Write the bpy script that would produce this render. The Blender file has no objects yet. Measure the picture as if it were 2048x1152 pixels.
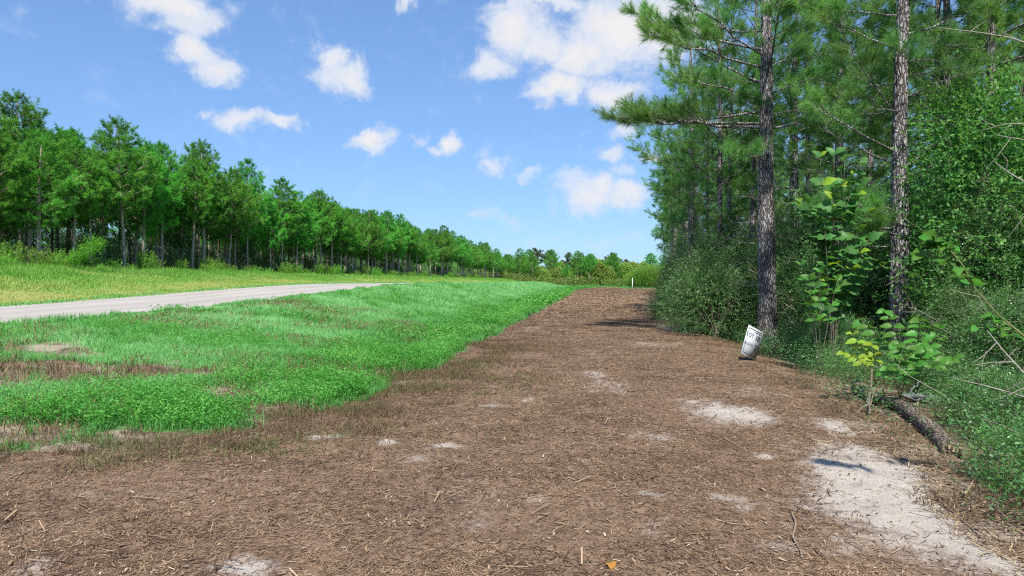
import bpy, math, random
import numpy as np
from mathutils import Vector, Matrix

# ------------------------------------------------------------------ camera, world, sun, exposure
scene = bpy.context.scene
COL = scene.collection
R = math.radians
PXF = 1365.0                       # focal length of the photograph in its own pixels (2048 wide)
YAW = math.atan(171 / PXF)         # the path's direction (+Y) vanishes 171 px right of the centre
PITCH = -math.atan(14 / PXF)
CAM = Vector((0, 0, 1.6))
cam_data = bpy.data.cameras.new('camera')
cam = bpy.data.objects.new('camera', cam_data)
COL.objects.link(cam)
cam_data.sensor_width = 36.0
cam_data.lens = 36.0 * PXF / 2048
cam_data.clip_start = 0.05
cam_data.clip_end = 4000
cam.location = CAM
cam.rotation_euler = (R(90) + PITCH, 0, YAW)
scene.camera = cam
CAMROT = cam.rotation_euler.to_matrix()

SUN_EL = R(49)
SUN_AZ = Vector((0.11, -0.994)).normalized()     # towards the sun, horizontally: behind the camera, a little right
EXPOSURE = 0.85

scene.view_settings.view_transform = 'Standard'
scene.view_settings.look = 'None'
scene.view_settings.exposure = EXPOSURE
scene.view_settings.gamma = 1
scene.view_settings.use_curve_mapping = False
scene.render.engine = 'CYCLES'
cy = scene.cycles
cy.use_denoising = False
scene.cycles.filter_width = 1.2
cy.max_bounces = 9
cy.diffuse_bounces = 6
cy.use_adaptive_sampling = True
cy.adaptive_threshold = 0.01
cy.glossy_bounces = 2
cy.transmission_bounces = 6
cy.transparent_max_bounces = 4
cy.sample_clamp_indirect = 6
cy.caustics_reflective = False
cy.caustics_refractive = False


def ray(px, py):
    d = CAMROT @ Vector(((px - 1024) / PXF, (576 - py) / PXF, -1))
    return d


def azel(px, py):
    d = ray(px, py).normalized()
    return math.atan2(d.x, d.y), math.asin(d.z)


class Nodes:
    """small helper to write node trees"""
    def __init__(self, tree):
        self.t = tree
        tree.nodes.clear()

    def n(self, kind, **kw):
        nd = self.t.nodes.new(kind)
        for k, v in kw.items():
            setattr(nd, k, v)
        return nd

    def put(self, sock, v):
        if v is None:
            return
        if hasattr(v, 'is_output'):
            self.t.links.new(v, sock)
        else:
            sock.default_value = v

    def math(self, op, a, b=None, c=None, clamp=False):
        nd = self.n('ShaderNodeMath', operation=op, use_clamp=clamp)
        for i, v in enumerate((a, b, c)):
            self.put(nd.inputs[i], v)
        return nd.outputs[0]

    def mix(self, f, a, b, blend='MIX'):
        nd = self.n('ShaderNodeMix', data_type='RGBA', blend_type=blend)
        self.put(nd.inputs[0], f)
        self.put(nd.inputs[6], a if hasattr(a, 'is_output') else (*a, 1)[:4])
        self.put(nd.inputs[7], b if hasattr(b, 'is_output') else (*b, 1)[:4])
        return nd.outputs[2]

    def noise(self, vec, scale, detail=4, rough=0.55, dim='3D', dist=0.0):
        nd = self.n('ShaderNodeTexNoise', noise_dimensions=dim)
        self.put(nd.inputs['Vector'], vec)
        nd.inputs['Scale'].default_value = scale
        nd.inputs['Detail'].default_value = detail
        nd.inputs['Roughness'].default_value = rough
        nd.inputs['Distortion'].default_value = dist
        return nd

    def ss(self, x, a, b, lo=0.0, hi=1.0):
        nd = self.n('ShaderNodeMapRange', interpolation_type='SMOOTHSTEP')
        self.put(nd.inputs[0], x)
        for i, v in ((1, a), (2, b), (3, lo), (4, hi)):
            self.put(nd.inputs[i], v)
        return nd.outputs[0]

    def vec(self, x, y, z):
        nd = self.n('ShaderNodeCombineXYZ')
        for i, v in enumerate((x, y, z)):
            self.put(nd.inputs[i], v)
        return nd.outputs[0]

    def mapping(self, vec, scale):
        nd = self.n('ShaderNodeMapping')
        self.put(nd.inputs[0], vec)
        nd.inputs['Scale'].default_value = scale
        return nd.outputs[0]


# cumulus seen in the photograph: centre and half-size in photo pixels, strength
CLOUDS = [(345, 10, 110, 34, 1.0), (365, 45, 60, 28, .8), (392, 100, 44, 30, .95), (430, 135, 52, 34, 1.0), (345, 118, 30, 18, .45),
          (665, 108, 32, 30, .85), (695, 145, 38, 34, .95), (672, 140, 40, 34, .8), (495, 246, 70, 20, .8), (570, 250, 34, 18, .85), (410, 234, 26, 11, .5),
          (738, 284, 46, 22, .95), (690, 290, 30, 12, .4), (902, 285, 26, 24, 1.0), (868, 298, 30, 11, .65), (822, 290, 26, 13, .4),
          (816, 12, 15, 22, .6), (1030, 60, 60, 62, 1.0), (1080, 95, 60, 40, .9), (975, 132, 50, 30, .85), (1175, 105, 90, 50, .95),
          (1240, 55, 90, 78, 1.1), (1085, 10, 120, 18, .9), (1330, 60, 90, 90, 1.0), (1130, 178, 66, 32, 1.1), (1230, 185, 60, 30, .9), (1080, 213, 16, 12, .4),
          (995, 330, 28, 26, .7), (975, 310, 24, 20, .4), (1068, 345, 34, 16, .5), (1215, 318, 40, 20, .6), (1235, 355, 40, 20, .55), (1295, 318, 26, 14, .8),
          (1175, 390, 60, 34, .9), (1240, 400, 60, 26, .85), (1150, 360, 40, 18, .5), (1000, 443, 70, 12, .4), (1240, 255, 30, 28, .7), (915, 426, 16, 6, .25),
          (1120, 275, 14, 9, .3), (1110, 470, 90, 12, .3), (1240, 480, 90, 14, .3)]

world = bpy.data.worlds.new('World')
scene.world = world
world.use_nodes = True
W = Nodes(world.node_tree)
sky = W.n('ShaderNodeTexSky', sky_type='NISHITA')
sky.sun_disc = False
sky.sun_elevation = SUN_EL
sky.sun_rotation = math.atan2(SUN_AZ.x, SUN_AZ.y)
sky.altitude = 50
sky.air_density = 1.0
sky.dust_density = 0.35
sky.ozone_density = 2.2
SKY_STRENGTH = 0.105
tc = W.n('ShaderNodeTexCoord')
sep = W.n('ShaderNodeSeparateXYZ')
W.put(sep.inputs[0], tc.outputs['Generated'])
# wobble the direction a little so that cloud outlines are ragged
wob = W.noise(tc.outputs['Generated'], 11.0, 9, 0.66)
wsep = W.n('ShaderNodeSeparateColor')
W.put(wsep.inputs[0], wob.outputs['Color'])
az = W.math('ARCTAN2', sep.outputs[0], sep.outputs[1])
el = W.math('ARCSINE', sep.outputs[2])
azw = W.math('ADD', az, W.math('MULTIPLY', W.math('SUBTRACT', wsep.outputs[0], 0.5), 0.12))
elw = W.math('ADD', el, W.math('MULTIPLY', W.math('SUBTRACT', wsep.outputs[1], 0.5), 0.085))
dens = None
for (cx, cyy, rx, ry, amp) in CLOUDS:
    a0, e0 = azel(cx, cyy)
    a1, _ = azel(cx + rx, cyy)
    _, e1 = azel(cx, cyy - ry)
    dx = W.math('MULTIPLY', W.math('SUBTRACT', azw, a0), 1 / (a1 - a0))
    dy = W.math('MULTIPLY', W.math('SUBTRACT', elw, e0), 1 / (e1 - e0))
    r2 = W.math('MULTIPLY_ADD', dx, dx, W.math('MULTIPLY', dy, dy))
    g = W.math('MULTIPLY', W.math('POWER', 2.718, W.math('MULTIPLY', r2, -0.9)), amp)
    dens = g if dens is None else W.math('SMOOTH_MAX', dens, g, 0.12)
# the same fair-weather clouds go on round the rest of the sky
gen = W.noise(W.vec(W.math('MULTIPLY', az, 3.0), W.math('MULTIPLY', el, 6.0), 0.0), 1.3, 3, 0.5)
away = W.ss(W.math('ABSOLUTE', W.math('ADD', az, YAW)), R(42), R(55))
over = W.ss(el, R(27), R(36))
away = W.math('MAXIMUM', away, over)
low = W.ss(el, R(2), R(9))
gmask = W.math('MULTIPLY', W.math('MULTIPLY', W.ss(gen.outputs[0], 0.55, 0.75), away), low)
dens = W.math('MAXIMUM', dens, gmask)
fine = W.noise(W.vec(W.math('MULTIPLY', az, 1.0), W.math('MULTIPLY', el, 1.25), 0.0), 26.0, 9, 0.66, dist=0.6)
dens = W.math('ADD', dens, W.math('MULTIPLY', W.math('SUBTRACT', fine.outputs[0], 0.5), 0.95))
alpha = W.ss(dens, 0.10, 0.74)
shade = W.ss(W.math('ADD', dens, W.math('MULTIPLY', W.math('SUBTRACT', wsep.outputs[2], 0.5), 1.2)), 0.55, 1.15)
k = 1 / SKY_STRENGTH
hsv = W.n('ShaderNodeHueSaturation')
hsv.inputs['Saturation'].default_value = 1.0
hsv.inputs['Hue'].default_value = 0.5
hsv.inputs['Value'].default_value = 1.0
gam = W.n('ShaderNodeGamma')
W.put(gam.inputs[0], W.mix(1.0, sky.outputs[0], (.142, .142, .142), 'MULTIPLY'))
gam.inputs[1].default_value = 0.6
W.put(hsv.inputs['Color'], W.mix(1.0, gam.outputs[0], (2.65, 3.85, 5.6), 'MULTIPLY'))
ccol = W.mix(shade, (0.42 * k, 0.45 * k, 0.51 * k), (0.52 * k, 0.50 * k, 0.49 * k))
skycol = W.mix(W.math('MULTIPLY', alpha, W.ss(el, 0.0, 0.05, 0.0, 0.93)), hsv.outputs[0], ccol)
bg = W.n('ShaderNodeBackground')
W.put(bg.inputs[0], skycol)
bg.inputs[1].default_value = SKY_STRENGTH
wo = W.n('ShaderNodeOutputWorld')
W.put(wo.inputs[0], bg.outputs[0])

sun_d = bpy.data.lights.new('sun', 'SUN')
sun_d.energy = 4.6
sun_d.angle = R(2.0)
sun_d.color = (1.0, 0.93, 0.80)
sun = bpy.data.objects.new('sun', sun_d)
COL.objects.link(sun)
sv = Vector((SUN_AZ.x * math.cos(SUN_EL), SUN_AZ.y * math.cos(SUN_EL), math.sin(SUN_EL)))
sun.rotation_euler = (-sv).to_track_quat('-Z', 'Y').to_euler()
sun.location = (20, -20, 30)

# ------------------------------------------------------------------ number helpers
rng = np.random.default_rng(11)


def sm(a, b, x):
    t = np.clip((np.asarray(x, float) - a) / (b - a), 0, 1)
    return t * t * (3 - 2 * t)


_lat = np.random.default_rng(5).random((256, 256))


def vnoise(x, y):
    x = np.asarray(x, float); y = np.asarray(y, float)
    xi = np.floor(x).astype(int); yi = np.floor(y).astype(int)
    fx = x - xi; fy = y - yi
    fx = fx * fx * (3 - 2 * fx); fy = fy * fy * (3 - 2 * fy)
    a = _lat[xi & 255, yi & 255]; b = _lat[(xi + 1) & 255, yi & 255]
    c = _lat[xi & 255, (yi + 1) & 255]; d = _lat[(xi + 1) & 255, (yi + 1) & 255]
    return (a * (1 - fx) + b * fx) * (1 - fy) + (c * (1 - fx) + d * fx) * fy


def fbm(x, y, o=4):
    v = 0; a = 0.5; t = 0
    for i in range(o):
        v = v + a * vnoise(x * 2 ** i + 17.3 * i, y * 2 ** i + 9.1 * i); t += a; a *= 0.5
    return v / t


# the lie of the land: x right of the path's axis, y along the path
ROAD_N, ROAD_F = -12.0, -19.0
PATH_END = 112.0


def H(x, y):
    x = np.asarray(x, float); y = np.asarray(y, float)
    s = -x
    z = 0.69 * sm(3.6, 11.8, s) + 1.35 * sm(19.3, 31, s)
    z = z + 0.72 * sm(12, 46, y) * sm(6, 11.5, s) * (1 - sm(20, 30, s))
    z = z + 0.52 * sm(68, 110, y) * (1 - sm(2, 11, s)) * (1 - sm(10, 30, x))
    z = z * (1 - 0.75 * sm(122, 190, y) * (1 - sm(20, 28, s)))
    z = z - 0.22 * sm(2.6, 4.6, x)
    off = 1 - sm(11.6, 12.0, s) * (1 - sm(19.0, 19.4, s))
    z = z + off * (0.10 * (fbm(x * .35, y * .35, 3) - .5) + 0.05 * (fbm(x * 1.7, y * 1.7, 3) - .5))
    return z


def hz(x, y):
    return float(H(x, y))


def ground(px, py, lift=0.0):
    """where the pixel's ray meets the ground"""
    d = ray(px, py)
    t = 0.5 * 1.003 ** np.arange(2300)
    X = CAM.x + d.x * t; Y = CAM.y + d.y * t; Z = CAM.z + d.z * t
    below = np.nonzero(Z - lift < H(X, Y))[0]
    i = int(below[0]) if len(below) else 2132
    x, y = float(X[i]), float(Y[i])
    return Vector((x, y, hz(x, y) + lift))


def at(px, py, dist):
    """the point a given depth in front of the camera on a pixel's ray"""
    return CAM + ray(px, py) * dist


def Lx(y):
    y = np.asarray(y, float)
    v = np.interp(y, [-40, 2, 3.4, 4.4, 5.1, 5.6, 6.6, 9, 12, 50, 92, 112], [-11.6, -11.6, -11.0, -8.6, -6.3, -4.6, -3.5, -3.05, -2.95, -2.95, -2.95, 0.5])
    return v + (0.45 + .9 * (1 - sm(6, 11, y))) * (fbm(y * 1.3, y * 0 + 3.3, 4) - .5)


def Rx(y):
    y = np.asarray(y, float)
    v = np.interp(y, [-40, 4, 9, 14, 25, 45, 70, 112], [2.3, 2.45, 2.9, 3.1, 3.4, 4.0, 5.4, 10.5])
    return v + 0.6 * (fbm(y * .8, y * 0 + 8.3, 4) - .5)


# ------------------------------------------------------------------ mesh helpers
class Geo:
    def __init__(self):
        self.v = []; self.a = []; self.q = []; self.t = []; self.n = 0

    def add(self, v, q=None, t=None, a=0.5):
        v = np.asarray(v, float).reshape(-1, 3)
        if not len(v):
            return
        self.v.append(v)
        self.a.append(np.broadcast_to(np.asarray(a, float), (len(v),)).copy())
        if q is not None and len(q):
            self.q.append(np.asarray(q, int).reshape(-1, 4) + self.n)
        if t is not None and len(t):
            self.t.append(np.asarray(t, int).reshape(-1, 3) + self.n)
        self.n += len(v)

    def mesh(self, name, mat=None, smooth=False, attr='v'):
        me = bpy.data.meshes.new(name)
        v = np.concatenate(self.v); a = np.concatenate(self.a)
        q = np.concatenate(self.q) if self.q else np.zeros((0, 4), int)
        t = np.concatenate(self.t) if self.t else np.zeros((0, 3), int)
        me.vertices.add(len(v)); me.vertices.foreach_set('co', v.astype(np.float32).ravel())
        nl = q.size + t.size
        me.loops.add(nl)
        me.loops.foreach_set('vertex_index', np.concatenate([q.ravel(), t.ravel()]).astype(np.int32))
        me.polygons.add(len(q) + len(t))
        tot = np.concatenate([np.full(len(q), 4), np.full(len(t), 3)]).astype(np.int32)
        start = np.concatenate([[0], np.cumsum(tot)[:-1]]).astype(np.int32)
        me.polygons.foreach_set('loop_start', start)
        if smooth:
            me.polygons.foreach_set('use_smooth', np.ones(len(tot), bool))
        at_ = me.attributes.new(attr, 'FLOAT', 'POINT')
        at_.data.foreach_set('value', a.astype(np.float32))
        me.update(calc_edges=True)
        if mat is not None:
            me.materials.append(mat)
        return me


def norm(v):
    return v / np.maximum(np.linalg.norm(v, axis=-1, keepdims=True), 1e-9)


def tube(g, pts, rad, sides=6, a=0.5, cap=True):
    pts = np.asarray(pts, float); rad = np.broadcast_to(np.asarray(rad, float), (len(pts),))
    n = len(pts)
    tan = norm(np.gradient(pts, axis=0))
    ref = np.array([0, 0, 1.0]) if abs(tan[0, 2]) < 0.9 else np.array([1.0, 0, 0])
    u = norm(np.cross(tan, ref)); w = np.cross(tan, u)
    ang = np.linspace(0, 2 * math.pi, sides, endpoint=False)
    ring = pts[:, None, :] + rad[:, None, None] * (np.cos(ang)[None, :, None] * u[:, None, :] + np.sin(ang)[None, :, None] * w[:, None, :])
    i = np.arange(n - 1)[:, None] * sides; j = np.arange(sides)[None, :]; j2 = (j + 1) % sides
    q = np.stack([i + j, i + j2, i + sides + j2, i + sides + j], -1).reshape(-1, 4)
    v = ring.reshape(-1, 3)
    t = None
    if cap:
        v = np.concatenate([v, pts[[0]], pts[[-1]]])
        c0 = n * sides
        jj = np.arange(sides)
        t = np.concatenate([np.stack([np.full(sides, c0), (jj + 1) % sides, jj], -1),
                            np.stack([np.full(sides, c0 + 1), (n - 1) * sides + jj, (n - 1) * sides + (jj + 1) % sides], -1)])
    av = a if np.isscalar(a) else np.concatenate([np.repeat(np.asarray(a), sides), [0.5, 0.5]])[:len(v)]
    g.add(v, q, t, av)


def link(name, data, parent=None):
    o = bpy.data.objects.new(name, data)
    COL.objects.link(o)
    if parent is not None:
        o.parent = parent
    return o


def tag(o, label=None, cat=None, group=None, kind=None):
    if label: o['label'] = label
    if cat: o['category'] = cat
    if group: o['group'] = group
    if kind: o['kind'] = kind
    return o


def empty(name, loc, rz=0.0, sc=1.0):
    o = link(name, None)
    o.empty_display_size = 0.2
    o.location = loc
    o.rotation_euler = (0, 0, rz)
    o.scale = (sc, sc, sc) if np.isscalar(sc) else sc
    return o


# ------------------------------------------------------------------ materials
def new_mat(name):
    m = bpy.data.materials.new(name)
    m.use_nodes = True
    return m, Nodes(m.node_tree)


def finish(N, shader, bump=None):
    out = N.n('ShaderNodeOutputMaterial')
    N.put(out.inputs[0], shader)


def principled(N, col, rough=0.8, spec=0.3, normal=None):
    p = N.n('ShaderNodeBsdfPrincipled')
    N.put(p.inputs['Base Color'], col if hasattr(col, 'is_output') else (*col, 1)[:4])
    N.put(p.inputs['Roughness'], rough)
    p.inputs['Specular IOR Level'].default_value = spec
    N.put(p.inputs['Normal'], normal)
    return p.outputs[0]


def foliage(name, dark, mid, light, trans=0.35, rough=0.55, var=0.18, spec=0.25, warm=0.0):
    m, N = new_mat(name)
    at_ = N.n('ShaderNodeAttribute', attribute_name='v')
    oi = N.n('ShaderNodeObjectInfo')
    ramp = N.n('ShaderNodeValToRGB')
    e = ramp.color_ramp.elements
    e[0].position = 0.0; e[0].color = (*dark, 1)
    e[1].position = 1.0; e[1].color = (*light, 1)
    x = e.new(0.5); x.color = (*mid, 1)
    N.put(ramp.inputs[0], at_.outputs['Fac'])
    h = N.n('ShaderNodeHueSaturation')
    N.put(h.inputs['Color'], ramp.outputs[0])
    N.put(h.inputs['Hue'], N.math('MULTIPLY_ADD', oi.outputs['Random'], 0.03, 0.485))
    N.put(h.inputs['Value'], N.math('MULTIPLY_ADD', oi.outputs['Random'], var * 2, 1 - var))
    s = principled(N, h.outputs[0], rough, spec)
    tr = N.n('ShaderNodeBsdfTranslucent')
    tcol = N.mix(1.0, h.outputs[0], (1.25, 1.15, 0.55), 'MULTIPLY')
    N.put(tr.inputs[0], tcol)
    mx = N.n('ShaderNodeMixShader')
    mx.inputs[0].default_value = trans
    N.put(mx.inputs[1], s); N.put(mx.inputs[2], tr.outputs[0])
    finish(N, mx.outputs[0])
    return m


def bark(name, plate, crack, lichen, scale=1.0, bump=1.0):
    m, N = new_mat(name)
    co = N.n('ShaderNodeTexCoord').outputs['Object']
    wv = N.noise(co, 6 * scale, 3, 0.5)
    add = N.n('ShaderNodeVectorMath', operation='MULTIPLY_ADD')
    N.put(add.inputs[0], wv.outputs['Color']); add.inputs[1].default_value = (0.09, 0.09, 0.22); N.put(add.inputs[2], co)
    mp = N.mapping(add.outputs[0], (17 * scale, 17 * scale, 5.0 * scale))
    vo = N.n('ShaderNodeTexVoronoi', feature='DISTANCE_TO_EDGE')
    N.put(vo.inputs['Vector'], mp); vo.inputs['Scale'].default_value = 1.0
    ed = N.ss(vo.outputs['Distance'], 0.0, 0.22)
    n1 = N.noise(N.mapping(co, (30 * scale, 30 * scale, 10 * scale)), 1.0, 6, 0.65)
    n2 = N.noise(co, 1.7, 3, 0.5)
    pc = N.mix(N.ss(n1.outputs[0], 0.3, 0.7), tuple(c * 0.6 for c in plate), tuple(c * 1.25 for c in plate))
    pc = N.mix(N.ss(n2.outputs[0], 0.45, 0.75), pc, lichen)
    col = N.mix(ed, crack, pc)
    hgt = N.math('MULTIPLY_ADD', n1.outputs[0], 0.45, ed)
    b = N.n('ShaderNodeBump')
    b.inputs['Strength'].default_value = bump
    b.inputs['Distance'].default_value = 0.03
    N.put(b.inputs['Height'], hgt)
    finish(N, principled(N, col, 0.9, 0.15, b.outputs[0]))
    return m


def plain(name, c1, c2, scale=8, rough=0.85, bump=0.3, dist=0.01, spec=0.2):
    m, N = new_mat(name)
    co = N.n('ShaderNodeTexCoord').outputs['Object']
    n = N.noise(co, scale, 6, 0.6)
    col = N.mix(N.ss(n.outputs[0], 0.3, 0.7), c1, c2)
    b = N.n('ShaderNodeBump'); b.inputs['Strength'].default_value = bump; b.inputs['Distance'].default_value = dist
    N.put(b.inputs['Height'], n.outputs[0])
    finish(N, principled(N, col, rough, spec, b.outputs[0]))
    return m


M = {}
M['needle_sun'] = foliage('pine_needles_plantation', (.05, .15, .032), (.125, .42, .062), (.25, .62, .115), 0.5)
M['needle_near'] = foliage('pine_needles_forest', (.07, .17, .058), (.145, .345, .105), (.26, .50, .16), 0.5)
M['needle_far'] = foliage('far_foliage', (.10, .19, .055), (.20, .34, .085), (.33, .47, .13), 0.42)
M['far_pine'] = foliage('far_pine_needles', (.10, .15, .085), (.17, .24, .135), (.26, .33, .19), 0.4)  # greyed green: distance haze put into the needle colour
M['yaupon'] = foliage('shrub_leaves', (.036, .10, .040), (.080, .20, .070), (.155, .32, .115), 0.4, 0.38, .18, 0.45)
M['broad'] = foliage('broad_leaves', (.042, .14, .026), (.075, .235, .038), (.14, .33, .058), 0.45, 0.42)
M['vine'] = foliage('vine_leaves', (.030, .10, .032), (.068, .20, .055), (.16, .31, .065), 0.42, 0.45)
M['yellow'] = foliage('yellowing_leaves', (.15, .28, .025), (.23, .37, .035), (.32, .41, .045), 0.45, 0.45)
M['grass'] = foliage('field_grass', (.075, .23, .045), (.15, .41, .125), (.29, .56, .255), 0.38, 0.6)
M['weed'] = foliage('field_weeds', (.055, .19, .030), (.10, .335, .060), (.19, .47, .115), 0.42, 0.5)
M['verge'] = foliage('verge_grass', (.12, .31, .045), (.20, .38, .075), (.36, .42, .14), 0.38, 0.6)
M['tall_weed'] = foliage('tall_weeds', (.075, .23, .026), (.145, .39, .05), (.26, .51, .095), 0.45, 0.6)
M['olive'] = foliage('olive_grass', (.06, .075, .025), (.11, .135, .05), (.19, .20, .09), 0.3, 0.7)
M['dry'] = foliage('dry_grass', (.07, .050, .032), (.15, .115, .065), (.27, .215, .13), 0.2, 0.8)
M['straw'] = foliage('pine_straw', (.060, .036, .025), (.25, .162, .107), (.49, .36, .25), 0.1, 0.85, 0.0)
M['chip'] = foliage('wood_chips', (.16, .11, .07), (.30, .23, .16), (.48, .40, .31), 0.0, 0.8, 0.0)
M['bark'] = bark('pine_bark', (.29, .275, .29), (.075, .064, .062), (.40, .41, .45))
M['bark_far'] = bark('pine_bark_plantation', (.50, .44, .38), (.24, .19, .155), (.56, .52, .48), 0.7, 0.6)
M['bark_log'] = bark('fallen_log_bark', (.32, .27, .24), (.09, .065, .055), (.42, .30, .14), 1.3)
M['twig'] = plain('twig_wood', (.11, .09, .075), (.22, .19, .16), 30)
M['pale_twig'] = plain('bleached_twig', (.19, .175, .155), (.30, .28, .245), 30)
M['stick'] = plain('dry_stick', (.17, .13, .095), (.32, .26, .20), 40)
M['grey_wood'] = plain('weathered_grey_wood', (.07, .08, .09), (.24, .26, .28), 14, bump=0.9)
M['green_stem'] = plain('green_stem', (.10, .14, .05), (.22, .24, .10), 25)
M['board'] = plain('sign_board', (.40, .45, .53), (.45, .49, .56), 6, 0.45, 0.02, 0.001, 0.4)
M['ink'] = plain('sign_ink', (.015, .018, .025), (.03, .035, .045), 30, 0.5, 0.0)
M['ink_grey'] = plain('sign_ink_faded', (.04, .045, .06), (.10, .11, .13), 60, 0.5, 0.0)
M['post'] = plain('post_paint', (.72, .72, .70), (.80, .80, .78), 10, 0.5, 0.05)
M['deadleaf'] = foliage('dead_leaf', (.24, .11, .03), (.30, .14, .035), (.36, .19, .05), 0.2, 0.7)


def soil_mat():
    """dirt path: pine litter over pale sand; vertex value = how bare the sand is"""
    m, N = new_mat('path_litter')
    g = N.n('ShaderNodeNewGeometry').outputs['Position']
    at_ = N.n('ShaderNodeAttribute', attribute_name='v').outputs['Fac']
    big = N.noise(g, 0.9, 4, 0.6)
    mid = N.noise(g, 7.0, 5, 0.62)
    stretch = N.noise(N.mapping(g, (55, 28, 30)), 1.0, 5, 0.7, dist=1.2)
    fine = N.noise(g, 120, 3, 0.6)
    c = N.mix(N.ss(stretch.outputs[0], 0.32, 0.68), (.080, .050, .035), (.265, .180, .125))
    c = N.mix(N.math('MULTIPLY', N.ss(mid.outputs[0], 0.42, 0.72), 0.65), c, (.28, .20, .148))
    c = N.mix(N.math('MULTIPLY', N.ss(big.outputs[0], 0.45, 0.7), 0.45), c, (.19, .125, .092))
    c = N.mix(N.math('MULTIPLY', N.ss(N.noise(g, 2.3, 5, .6).outputs[0], 0.55, 0.72), 0.4), c, (.17, .10, .068))
    sand = N.mix(N.ss(fine.outputs[0], 0.3, 0.7), (.33, .295, .27), (.50, .46, .425))
    f = N.math('ADD', at_, N.math('MULTIPLY', N.math('SUBTRACT', mid.outputs[0], 0.5), 0.9))
    f = N.math('ADD', f, N.math('MULTIPLY', N.math('SUBTRACT', stretch.outputs[0], 0.5), 0.8))
    c = N.mix(N.ss(f, 0.34, 1.0), c, sand)
    b = N.n('ShaderNodeBump'); b.inputs['Strength'].default_value = 0.75; b.inputs['Distance'].default_value = 0.025
    N.put(b.inputs['Height'], N.math('ADD', stretch.outputs[0], N.math('MULTIPLY', mid.outputs[0], 1.5)))
    finish(N, principled(N, c, 0.95, 0.1, b.outputs[0]))
    return m


def ground_mat():
    """field soil and forest floor; vertex value 0 = green thatch, 0.5 = brown litter, 1 = straw-coloured verge"""
    m, N = new_mat('ground_soil')
    g = N.n('ShaderNodeNewGeometry').outputs['Position']
    at_ = N.n('ShaderNodeAttribute', attribute_name='v').outputs['Fac']
    n1 = N.noise(g, 1.3, 5, 0.6)
    n2 = N.noise(g, 14, 5, 0.65)
    green = N.mix(N.ss(n2.outputs[0], 0.3, 0.7), (.045, .12, .03), (.09, .24, .07))
    brown = N.mix(N.ss(n2.outputs[0], 0.32, 0.68), (.07, .047, .034), (.20, .15, .11))
    brown = N.mix(N.math('MULTIPLY', N.ss(n1.outputs[0], 0.45, 0.62), .65), brown, (.40, .34, .29))
    straw = N.mix(N.ss(n2.outputs[0], 0.3, 0.7), (.20, .22, .07), (.34, .33, .14))
    ramp1 = N.ss(at_, 0.05, 0.45)
    c = N.mix(ramp1, green, brown)
    c = N.mix(N.ss(at_, 0.55, 0.95), c, straw)
    b = N.n('ShaderNodeBump'); b.inputs['Strength'].default_value = 0.7; b.inputs['Distance'].default_value = 0.04
    N.put(b.inputs['Height'], n2.outputs[0])
    finish(N, principled(N, c, 0.95, 0.1, b.outputs[0]))
    return m


def road_mat():
    m, N = new_mat('pale_road')
    g = N.n('ShaderNodeNewGeometry').outputs['Position']
    n1 = N.noise(N.mapping(g, (1.2, 0.15, 1)), 1.0, 4, 0.6)
    n2 = N.noise(g, 40, 4, 0.6)
    c = N.mix(N.ss(n1.outputs[0], 0.3, 0.7), (.33, .31, .29), (.41, .39, .37))
    sx = N.n('ShaderNodeSeparateXYZ'); N.put(sx.inputs[0], g)
    wavy = N.math('MULTIPLY_ADD', N.noise(N.mapping(g, (.2, .05, 1)), 1.0, 2, .5).outputs[0], 1.2, sx.outputs[0])
    trk = N.math('ABSOLUTE', N.math('SINE', N.math('MULTIPLY', wavy, 1.75)))
    c = N.mix(N.math('MULTIPLY', N.ss(trk, .55, .95), .45), c, (.27, .25, .23))
    c = N.mix(N.math('MULTIPLY', N.ss(N.noise(g, .6, 4, .6).outputs[0], .5, .7), .35), c, (.44, .41, .37))
    c = N.mix(N.math('MULTIPLY', N.ss(n2.outputs[0], 0.4, 0.75), 0.35), c, (.24, .22, .20))
    b = N.n('ShaderNodeBump'); b.inputs['Strength'].default_value = 0.3; b.inputs['Distance'].default_value = 0.01
    N.put(b.inputs['Height'], n2.outputs[0])
    finish(N, principled(N, c, 0.9, 0.2, b.outputs[0]))
    return m


def stem_mix():
    m, N = new_mat('shrub_stem_wood')
    at_ = N.n('ShaderNodeAttribute', attribute_name='v').outputs['Fac']
    n = N.noise(N.n('ShaderNodeTexCoord').outputs['Object'], 30, 4, .6)
    dk = N.mix(n.outputs[0], (.09, .075, .06), (.20, .17, .14)); pa = N.mix(n.outputs[0], (.24, .23, .21), (.40, .38, .34))
    finish(N, principled(N, N.mix(N.ss(at_, .6, .9), dk, pa), .85, .2))
    return m


M['stem_mix'] = stem_mix()
M['path'] = soil_mat(); M['ground'] = ground_mat(); M['road'] = road_mat()

# ------------------------------------------------------------------ ground, road, path
def grid(g, ys, x0, x1, nx, attr=None, zadd=None, xs=None):
    """a strip between two curves x0(y), x1(y)"""
    ys = np.asarray(ys, float)
    t = np.linspace(0, 1, nx + 1) if xs is None else np.asarray(xs)
    nx = len(t) - 1
    a = np.broadcast_to(x0(ys) if callable(x0) else x0, ys.shape); b = np.broadcast_to(x1(ys) if callable(x1) else x1, ys.shape)
    X = a[:, None] + (b - a)[:, None] * t[None]; Y = np.broadcast_to(ys[:, None], X.shape)
    Z = H(X, Y)
    if zadd is not None:
        Z = Z + zadd(X, Y) * np.minimum(1, np.minimum(t, 1 - t) / 0.04)[None]
    i = np.arange(len(ys) - 1)[:, None] * (nx + 1); j = np.arange(nx)[None]
    q = np.stack([i + j, i + j + 1, i + nx + 2 + j, i + nx + 1 + j], -1).reshape(-1, 4)
    av = 0.5 if attr is None else attr(X, Y).ravel()
    g.add(np.stack([X, Y, Z], -1).reshape(-1, 3), q, None, av)


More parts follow.
